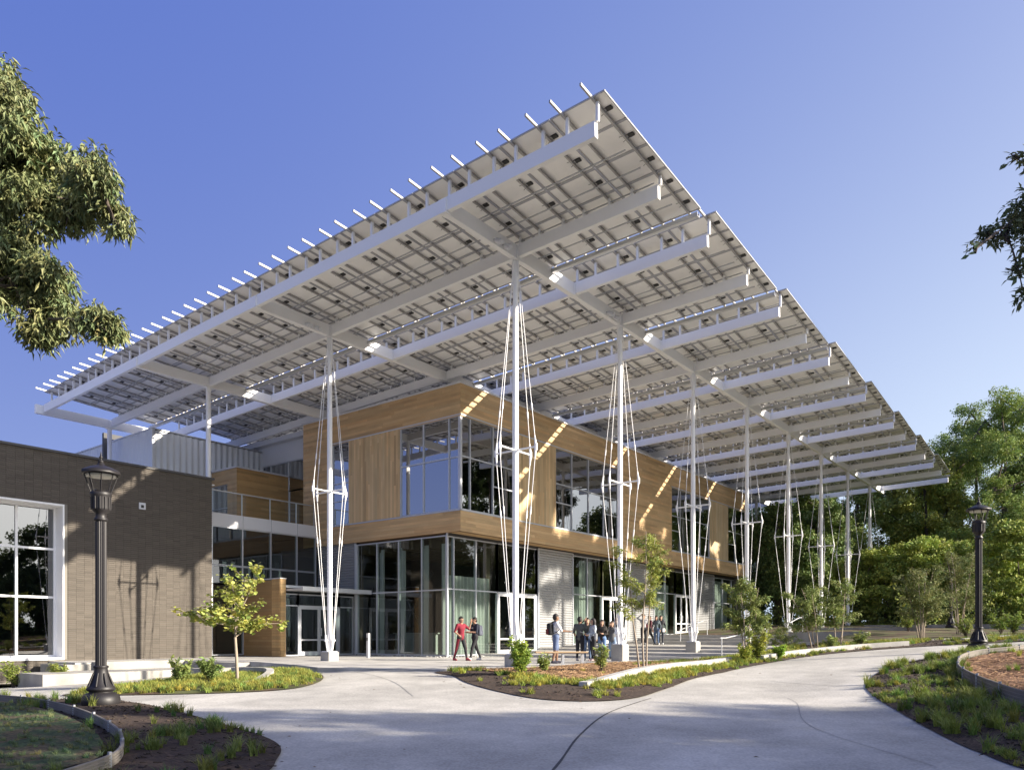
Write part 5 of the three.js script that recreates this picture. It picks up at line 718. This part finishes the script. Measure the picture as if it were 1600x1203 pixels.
function person(label, px, D, face, o) {
  const [u, v] = at(px, D), t = thing('person', label, 'person', o.group), s = (o.h ?? 1.72) / 1.72, sk = SKIN[o.skin ?? 'tan'], fem = o.fem ?? 0;
  let y = 0.006; for (const [us, ys] of STEPS) if (u > us) y = ys + 0.001; t.position.set(u, y, -v);
  const dir = [face[0] * SY + face[1] * CY, face[0] * CY - face[1] * SY]; t.rotation.y = Math.atan2(dir[0], dir[1]); t.scale.setScalar(s);
  const sh = 0.185 - 0.03 * fem, hipW = 0.088 + 0.008 * fem, lean = o.lean ?? 0, st = o.stride ?? 0.0;
  const J = { pel: [0, 0.93, 0], chest: [0, 1.25, 0.01 + lean * 0.35], up: [0, 1.38, lean * 0.48], neck: [0, 1.47, 0.005 + lean * 0.56], head: [(o.headX ?? 0) * 0.04, 1.6, 0.03 + lean * 0.66] };
  const L = (k) => [k * hipW, 0.9, 0], knee = (k) => [k * 0.1, 0.49, k * st * 0.22 + 0.02], ank = (k) => [k * 0.105, 0.085, k * st * 0.42 - 0.03], toe = (k) => [k * 0.125, 0.035, k * st * 0.42 + 0.13];
  const top = o.top, bot = o.bottom, slv = o.sleeve ?? 'short', prim = [], add = (a, b, ra, rb, c, sm = 0.05) => prim.push({ a, b, ra, rb, c, sm });
  add(J.pel, J.chest, 0.125, 0.135 - 0.012 * fem, top); add([-hipW * 0.6, 0.94, 0], [hipW * 0.6, 0.94, 0], 0.115, 0.115, bot); add([-0.08, 1.3, J.chest[2]], [0.08, 1.3, J.chest[2]], 0.115, 0.115, top); add([-sh * 0.8, 1.4, J.up[2]], [sh * 0.8, 1.4, J.up[2]], 0.06, 0.06, top);
  if (o.long) add([0, 0.9, 0], [0, 1.1, 0], 0.15, 0.14, top);
  add(J.up, J.neck, 0.06, 0.05, sk); add(J.neck, [J.head[0], 1.56, J.head[2] - 0.01], 0.05, 0.06, sk, 0.03);
  add([J.head[0], 1.62, J.head[2] - 0.012], [J.head[0], 1.555, J.head[2] + 0.022], 0.093, 0.068, sk, 0.02); add([J.head[0], 1.6, J.head[2] + 0.088], [J.head[0], 1.57, J.head[2] + 0.1], 0.012, 0.018, sk, 0.012); for (const k of [-1, 1]) add([J.head[0] + k * 0.088, 1.61, J.head[2] - 0.01], [J.head[0] + k * 0.09, 1.58, J.head[2] - 0.012], 0.018, 0.014, sk, 0.01);
  const fingers = [];
  for (const k of [-1, 1]) {
    const low = o.shorts ? sk : bot; add(L(k), knee(k), 0.098, 0.068, bot, 0.03); if (o.shorts) add(L(k), [knee(k)[0], 0.56, knee(k)[2]], 0.105, 0.092, bot, 0.02); add(knee(k), ank(k), 0.064 - 0.01 * fem, 0.043, low, 0.02); add(ank(k), toe(k), 0.048, 0.034, o.shoe ?? [0.04, 0.04, 0.045], 0.02); add([ank(k)[0], 0.04, ank(k)[2] - 0.02], toe(k), 0.038, 0.032, o.shoe ?? [0.04, 0.04, 0.045], 0.02);
    const arm = (k > 0 ? o.left : o.right) ?? { e: [0.25, 1.12, -0.03], w: [0.25, 0.88, 0.06] }, S = [k * sh, 1.395, J.up[2]], E = [k * arm.e[0], arm.e[1], arm.e[2]], Wr = [k * arm.w[0], arm.w[1], arm.w[2]];
    add(S, E, 0.056, 0.043, slv === 'none' ? sk : top, 0.03); if (slv === 'short') { add([lerp(S[0], E[0], 0.62), lerp(S[1], E[1], 0.62), lerp(S[2], E[2], 0.62)], E, 0.042, 0.04, sk, 0.012); add(S, [lerp(S[0], E[0], 0.6), lerp(S[1], E[1], 0.6), lerp(S[2], E[2], 0.6)], 0.064, 0.058, top, 0.02); }
    add(E, Wr, 0.04, 0.028, slv === 'long' ? top : sk, 0.02);
    const d = V3(Wr[0] - E[0], Wr[1] - E[1], Wr[2] - E[2]).normalize(), side = V3(d.z, 0, -d.x); if (side.lengthSq() < 0.01) side.set(0, 0, 1); side.normalize(); const nrm = d.clone().cross(side).normalize(), P0 = V3(...Wr).addScaledVector(d, 0.02), P1 = V3(...Wr).addScaledVector(d, 0.085);
    add(P0.toArray(), P1.toArray(), 0.03, 0.03, sk, 0.02);
    for (let q = 0; q < 4; q++) { const b = P1.clone().addScaledVector(side, (q - 1.5) * 0.019), l = [0.062, 0.075, 0.07, 0.055][q], m = b.clone().addScaledVector(d, l * 0.55).addScaledVector(nrm, 0.008), e = m.clone().addScaledVector(d, l * 0.4).addScaledVector(nrm, 0.022); fingers.push(paint(plain(limb([b, m, e], [0.0105, 0.0095, 0.007], 6)), ...sk)); }
    { const b = P0.clone().addScaledVector(side, -0.028), m = b.clone().addScaledVector(side, -0.02).addScaledVector(d, 0.035), e = m.clone().addScaledVector(d, 0.035).addScaledVector(nrm, 0.012); fingers.push(paint(plain(limb([b, m, e], [0.0125, 0.0115, 0.008], 6)), ...sk)); }
  }
  const seg = (p, x, yy, z) => { const bx = p.b[0] - p.a[0], by = p.b[1] - p.a[1], bz = p.b[2] - p.a[2], l = bx * bx + by * by + bz * bz || 1e-9, h = clamp(((x - p.a[0]) * bx + (yy - p.a[1]) * by + (z - p.a[2]) * bz) / l, 0, 1); return Math.hypot(x - p.a[0] - bx * h, yy - p.a[1] - by * h, z - p.a[2] - bz * h) - lerp(p.ra, p.rb, h); };
  const f = (x, yy, z) => { let d = 1e3; for (const p of prim) { const e = seg(p, x, yy, z), k = p.sm; if (e > d + k) continue; const h = Math.max(k - Math.abs(d - e), 0) / k; d = Math.min(d, e) - h * h * k * 0.25; } return d; };
  const lo = [1e9, 1e9, 1e9], hi = [-1e9, -1e9, -1e9]; for (const p of prim) for (const [q, r] of [[p.a, p.ra], [p.b, p.rb]]) for (let i = 0; i < 3; i++) { lo[i] = Math.min(lo[i], q[i] - r - 0.04); hi[i] = Math.max(hi[i], q[i] + r + 0.04); }
  lo[1] = Math.max(lo[1], -0.03);
  const { pos, idx } = surfaceNets(f, lo, hi, 0.021), col = new Float32Array(pos.length);
  for (let i = 0; i < pos.length; i += 3) { let bd = 1e3, c = sk; for (const p of prim) { const e = seg(p, pos[i], pos[i + 1], pos[i + 2]); if (e < bd) { bd = e; c = p.c; } } if (o.stripe && Math.abs(Math.abs(pos[i]) - 0.17) < 0.04 && pos[i + 1] < 0.85 && pos[i + 1] > 0.15) c = o.stripe; if (o.print && pos[i + 2] > 0.1 && Math.abs(pos[i]) < 0.1 && Math.abs(pos[i + 1] - 1.3) < 0.025) c = o.print; const w = 0.94 + 0.12 * vnoise(pos[i] * 30 + 50, pos[i + 1] * 22 + pos[i + 2] * 17 + 50, 4096, 8); col.set([c[0] * w, c[1] * w, c[2] * w], i); if (pos[i + 1] < 0.004) pos[i + 1] = 0.004; }
  const g = new THREE.BufferGeometry(); g.setAttribute('position', new THREE.Float32BufferAttribute(pos, 3)); g.setAttribute('color', new THREE.BufferAttribute(col, 3)); g.setIndex(idx); g.computeVertexNormals();
  const strip = (q) => { q.deleteAttribute('uv'); return q; };
  const eyes = [-1, 1].map((k) => strip(paint(plain(new THREE.SphereGeometry(0.011, 6, 5)), 0.02, 0.015, 0.012).translate(J.head[0] + k * 0.034, 1.605, J.head[2] + 0.078)));
  const mouth = strip(paint(plain(new THREE.BoxGeometry(0.045, 0.009, 0.012)), 0.22, 0.07, 0.06).translate(J.head[0], 1.538, J.head[2] + 0.083));
  mesh('body', mergeGeometries([plain(g), ...fingers.map(strip), ...eyes, mouth]), bodyMat, t);
  const hp = [{ a: [J.head[0], 1.648, J.head[2] - 0.03], b: [J.head[0], 1.6, J.head[2] - 0.045], ra: 0.098, rb: 0.09, sm: 0.03 }]; if (o.longHair) { hp.push({ a: [J.head[0] - 0.05, 1.6, J.head[2] - 0.05], b: [J.head[0] - 0.085, 1.34, J.head[2] - 0.04], ra: 0.07, rb: 0.045, sm: 0.04 }, { a: [J.head[0] + 0.05, 1.6, J.head[2] - 0.05], b: [J.head[0] + 0.085, 1.34, J.head[2] - 0.04], ra: 0.07, rb: 0.045, sm: 0.04 }, { a: [J.head[0], 1.58, J.head[2] - 0.07], b: [J.head[0], 1.36, J.head[2] - 0.09], ra: 0.08, rb: 0.07, sm: 0.04 }); } else hp.push({ a: [J.head[0], 1.69, J.head[2] + 0.0], b: [J.head[0], 1.675, J.head[2] + 0.05], ra: 0.045, rb: 0.035, sm: 0.03 });
  const hf = (x, yy, z) => { let d = 1e3; for (const p of hp) { const e = seg(p, x, yy, z), h = Math.max(p.sm - Math.abs(d - e), 0) / p.sm; d = Math.min(d, e) - h * h * p.sm * 0.25; } return Math.max(d, -(Math.hypot(x - J.head[0], (yy - 1.56) * 0.8, z - J.head[2] - 0.12) - 0.085)); };
  const hm = surfaceNets(hf, [J.head[0] - 0.2, 1.24, J.head[2] - 0.22], [J.head[0] + 0.2, 1.79, J.head[2] + 0.14], 0.018), hg = new THREE.BufferGeometry(); hg.setAttribute('position', new THREE.Float32BufferAttribute(hm.pos, 3)); hg.setIndex(hm.idx); hg.computeVertexNormals(); mesh('hair', hg, o.hair ?? hairMat, t);
  return { t, J, s };
}
function backpack(P, label, c, c2) {                                      // worn on the back: a thing of its own
  const t = thing('backpack', label, 'backpack', 'backpacks'); t.position.copy(P.t.position); t.rotation.y = P.t.rotation.y; t.scale.copy(P.t.scale); const z = P.J.up[2] - 0.2;
  const sdf = (x, y, zz) => { const q = [Math.abs(x) - 0.09, Math.abs(y - 1.2) - 0.15, Math.abs(zz - z) - 0.03]; return Math.hypot(Math.max(q[0], 0), Math.max(q[1], 0), Math.max(q[2], 0)) + Math.min(Math.max(q[0], q[1], q[2]), 0) - 0.065; };
  const m = surfaceNets(sdf, [-0.2, 0.95, z - 0.15], [0.2, 1.46, z + 0.14], 0.03), g = new THREE.BufferGeometry(); g.setAttribute('position', new THREE.Float32BufferAttribute(m.pos, 3)); g.setIndex(m.idx); g.computeVertexNormals(); mesh('bag', g, std({ color: rgb(...c), roughness: 0.8 }), t);
  mesh('pocket', bevelBox(0.22, 0.18, 0.06, 0.02).translate(0, 1.11, z - 0.1), std({ color: rgb(...(c2 ?? c)), roughness: 0.8 }), t);
  for (const k of [-1, 1]) mesh('strap', limb([V3(k * 0.1, 1.4, z + 0.04), V3(k * 0.12, 1.475, z + 0.16), V3(k * 0.125, 1.42, z + 0.31), V3(k * 0.13, 1.24, z + 0.345), V3(k * 0.15, 1.1, z + 0.22), V3(k * 0.13, 1.05, z + 0.06)], [0.018, 0.018, 0.018, 0.018, 0.014, 0.012], 5), std({ color: rgb(0.02, 0.02, 0.025), roughness: 0.8 }), t);
}
const DARK = [0.018, 0.018, 0.022], DENIM = [0.09, 0.14, 0.24], LDENIM = [0.22, 0.30, 0.42];
person('person in a crimson T-shirt raising one hand before the lobby glass', 720, 30.6, [0.75, -0.66], { top: [0.20, 0.012, 0.028], bottom: [0.022, 0.022, 0.026], stripe: [0.22, 0.015, 0.03], skin: 'tan', h: 1.76, right: { e: [0.27, 1.14, -0.06], w: [0.17, 1.0, 0.06] }, left: { e: [0.34, 1.24, 0.12], w: [0.36, 1.5, 0.2] }, stride: 0.6, shoe: [0.3, 0.05, 0.06], group: 'two people by the lobby glass' });
{ const P = person('person in a navy printed T-shirt holding a phone before the lobby glass', 742, 31, [-0.85, -0.52], { top: [0.014, 0.018, 0.035], bottom: DARK, print: [0.35, 0.36, 0.38], skin: 'tan', h: 1.74, left: { e: [0.24, 1.12, 0.06], w: [0.1, 1.14, 0.3] }, right: { e: [0.24, 1.12, 0.06], w: [0.1, 1.12, 0.28] }, stride: 0.7, shoe: [0.5, 0.5, 0.5], group: 'two people by the lobby glass' }); backpack(P, 'slate grey backpack on the person in navy', [0.12, 0.13, 0.17]); }
{ const P = person('person in a white T-shirt and blue shorts reaching out behind the bench', 868, 27.6, [0.97, 0.24], { top: [0.72, 0.72, 0.74], bottom: [0.11, 0.15, 0.26], shorts: 1, skin: 'brown', h: 1.78, right: { e: [0.25, 1.14, 0.14], w: [0.2, 1.12, 0.42] }, left: { e: [0.25, 1.1, -0.02], w: [0.24, 0.92, 0.16] }, stride: 0.25, shoe: [0.03, 0.03, 0.05], group: 'student group' }); backpack(P, 'black backpack with red pocket on the person in white', [0.015, 0.015, 0.018], [0.16, 0.02, 0.02]); }
person('person in a grey T-shirt with back turned holding papers', 906, 30.2, [0.45, 0.9], { top: [0.09, 0.095, 0.09], bottom: DARK, skin: 'tan', h: 1.74, right: { e: [0.27, 1.13, 0.1], w: [0.16, 1.08, 0.3] }, left: { e: [0.26, 1.12, 0.02], w: [0.22, 0.95, 0.14] }, shoe: [0.5, 0.45, 0.45], group: 'student group' });
person('person in a black top shading the eyes in the student group', 918, 31.2, [-0.2, -1], { top: [0.016, 0.016, 0.018], bottom: DENIM, sleeve: 'long', skin: 'light', h: 1.72, fem: 1, longHair: 1, right: { e: [0.33, 1.42, 0.14], w: [0.12, 1.62, 0.17] }, group: 'student group' });
person('person in a pale denim jacket and black trousers in the student group', 927, 30.0, [-0.8, -0.3], { top: [0.34, 0.39, 0.45], bottom: [0.02, 0.02, 0.024], sleeve: 'long', skin: 'light', h: 1.68, fem: 1, longHair: 1, right: { e: [0.25, 1.12, 0.06], w: [0.12, 1.1, 0.26] }, left: { e: [0.25, 1.12, 0.06], w: [0.14, 1.06, 0.26] }, shoe: [0.55, 0.4, 0.38], group: 'student group' });
person('person in a dark leather jacket and blue jeans in the student group', 941, 32.0, [-0.35, -0.95], { top: [0.028, 0.024, 0.022], bottom: [0.13, 0.22, 0.40], sleeve: 'long', skin: 'light', h: 1.66, fem: 1, longHair: 1, left: { e: [0.24, 1.1, 0.06], w: [0.1, 1.12, 0.22] }, right: { e: [0.25, 1.08, 0], w: [0.22, 0.9, 0.14] }, group: 'student group' });
person('person in a grey jacket holding both hands to the face by the second mast', 957, 32.2, [-0.4, -0.9], { top: [0.12, 0.12, 0.125], bottom: LDENIM, sleeve: 'long', long: 1, skin: 'light', h: 1.62, fem: 1, longHair: 1, left: { e: [0.23, 1.18, 0.18], w: [0.08, 1.44, 0.2] }, right: { e: [0.23, 1.18, 0.18], w: [0.08, 1.46, 0.2] }, group: 'student group' });
person('person in black half hidden behind the second mast', 964, 34.6, [-0.5, -0.8], { top: [0.02, 0.019, 0.022], bottom: DARK, sleeve: 'long', skin: 'tan', h: 1.7, fem: 1, longHair: 1, left: { e: [0.32, 1.4, 0.1], w: [0.12, 1.6, 0.12] }, group: 'student group' });
person('person in a pale grey sweater with a hand on the head on the landing', 1006, 44, [-0.3, -0.95], { top: [0.33, 0.33, 0.34], bottom: DARK, sleeve: 'long', skin: 'tan', h: 1.76, right: { e: [0.36, 1.52, 0.05], w: [0.12, 1.7, 0.08] }, shoe: [0.4, 0.4, 0.4], group: 'people on the landing' });
{ const P = person('person in dark clothes walking off along the landing', 1015, 44.6, [0.9, 0.35], { top: [0.10, 0.03, 0.04], bottom: DARK, sleeve: 'long', skin: 'tan', h: 1.7, stride: 1.1, group: 'people on the landing' }); backpack(P, 'red backpack on the person walking along the landing', [0.22, 0.02, 0.035]); }
person('person in a denim jacket and jeans standing on the landing', 1026, 44.6, [-0.5, -0.85], { top: [0.10, 0.13, 0.15], bottom: DENIM, sleeve: 'long', skin: 'light', h: 1.7, fem: 1, longHair: 1, group: 'people on the landing' });
person('person in black with long dark hair and white shoes on the landing', 1033, 44.9, [-0.25, -0.95], { top: [0.02, 0.02, 0.026], bottom: [0.03, 0.035, 0.05], sleeve: 'long', skin: 'light', h: 1.72, fem: 1, longHair: 1, right: { e: [0.25, 1.12, 0.06], w: [0.16, 1.0, 0.22] }, shoe: [0.6, 0.6, 0.6], group: 'people on the landing' });
{ const [u, v] = at(931, 29.6), t = thing('shoulder_bag', 'soft grey shoulder bag hanging at the pale denim jacket', 'bag'); mesh('bag', bevelBox(0.30, 0.26, 0.12, 0.035).rotateY(0.6).translate(u, 0.98, -v), std({ color: rgb(0.3, 0.31, 0.32), roughness: 0.85 }), t); mesh('strap', limb([W(u, v, 1.1), W(u - 0.02, v + 0.14, 1.35)], [0.012, 0.012], 5), std({ color: rgb(0.2, 0.2, 0.2), roughness: 0.85 }), t); }
{ const [u, v] = at(1037, 44.7), t = thing('tote_bag', 'white paper bag held by the person in black on the landing', 'bag'); mesh('bag', bevelBox(0.26, 0.2, 0.1, 0.02).translate(u, 0.46 + 0.86, -v), std({ color: rgb(0.75, 0.75, 0.74), roughness: 0.8 }), t); }
{ const [u, v] = at(912, 30.1), t = thing('papers', 'white sheets held by the person in the grey T-shirt', 'papers'); mesh('sheet', new THREE.BoxGeometry(0.22, 0.012, 0.3).rotateX(0.35).rotateY(0.5).translate(u, 1.12, -v), std({ color: rgb(0.8, 0.8, 0.78), roughness: 0.9 }), t); }
scene.traverse((o) => { if (o.isMesh) { o.castShadow = true; o.receiveShadow = true; } });
renderer.render(scene, camera);
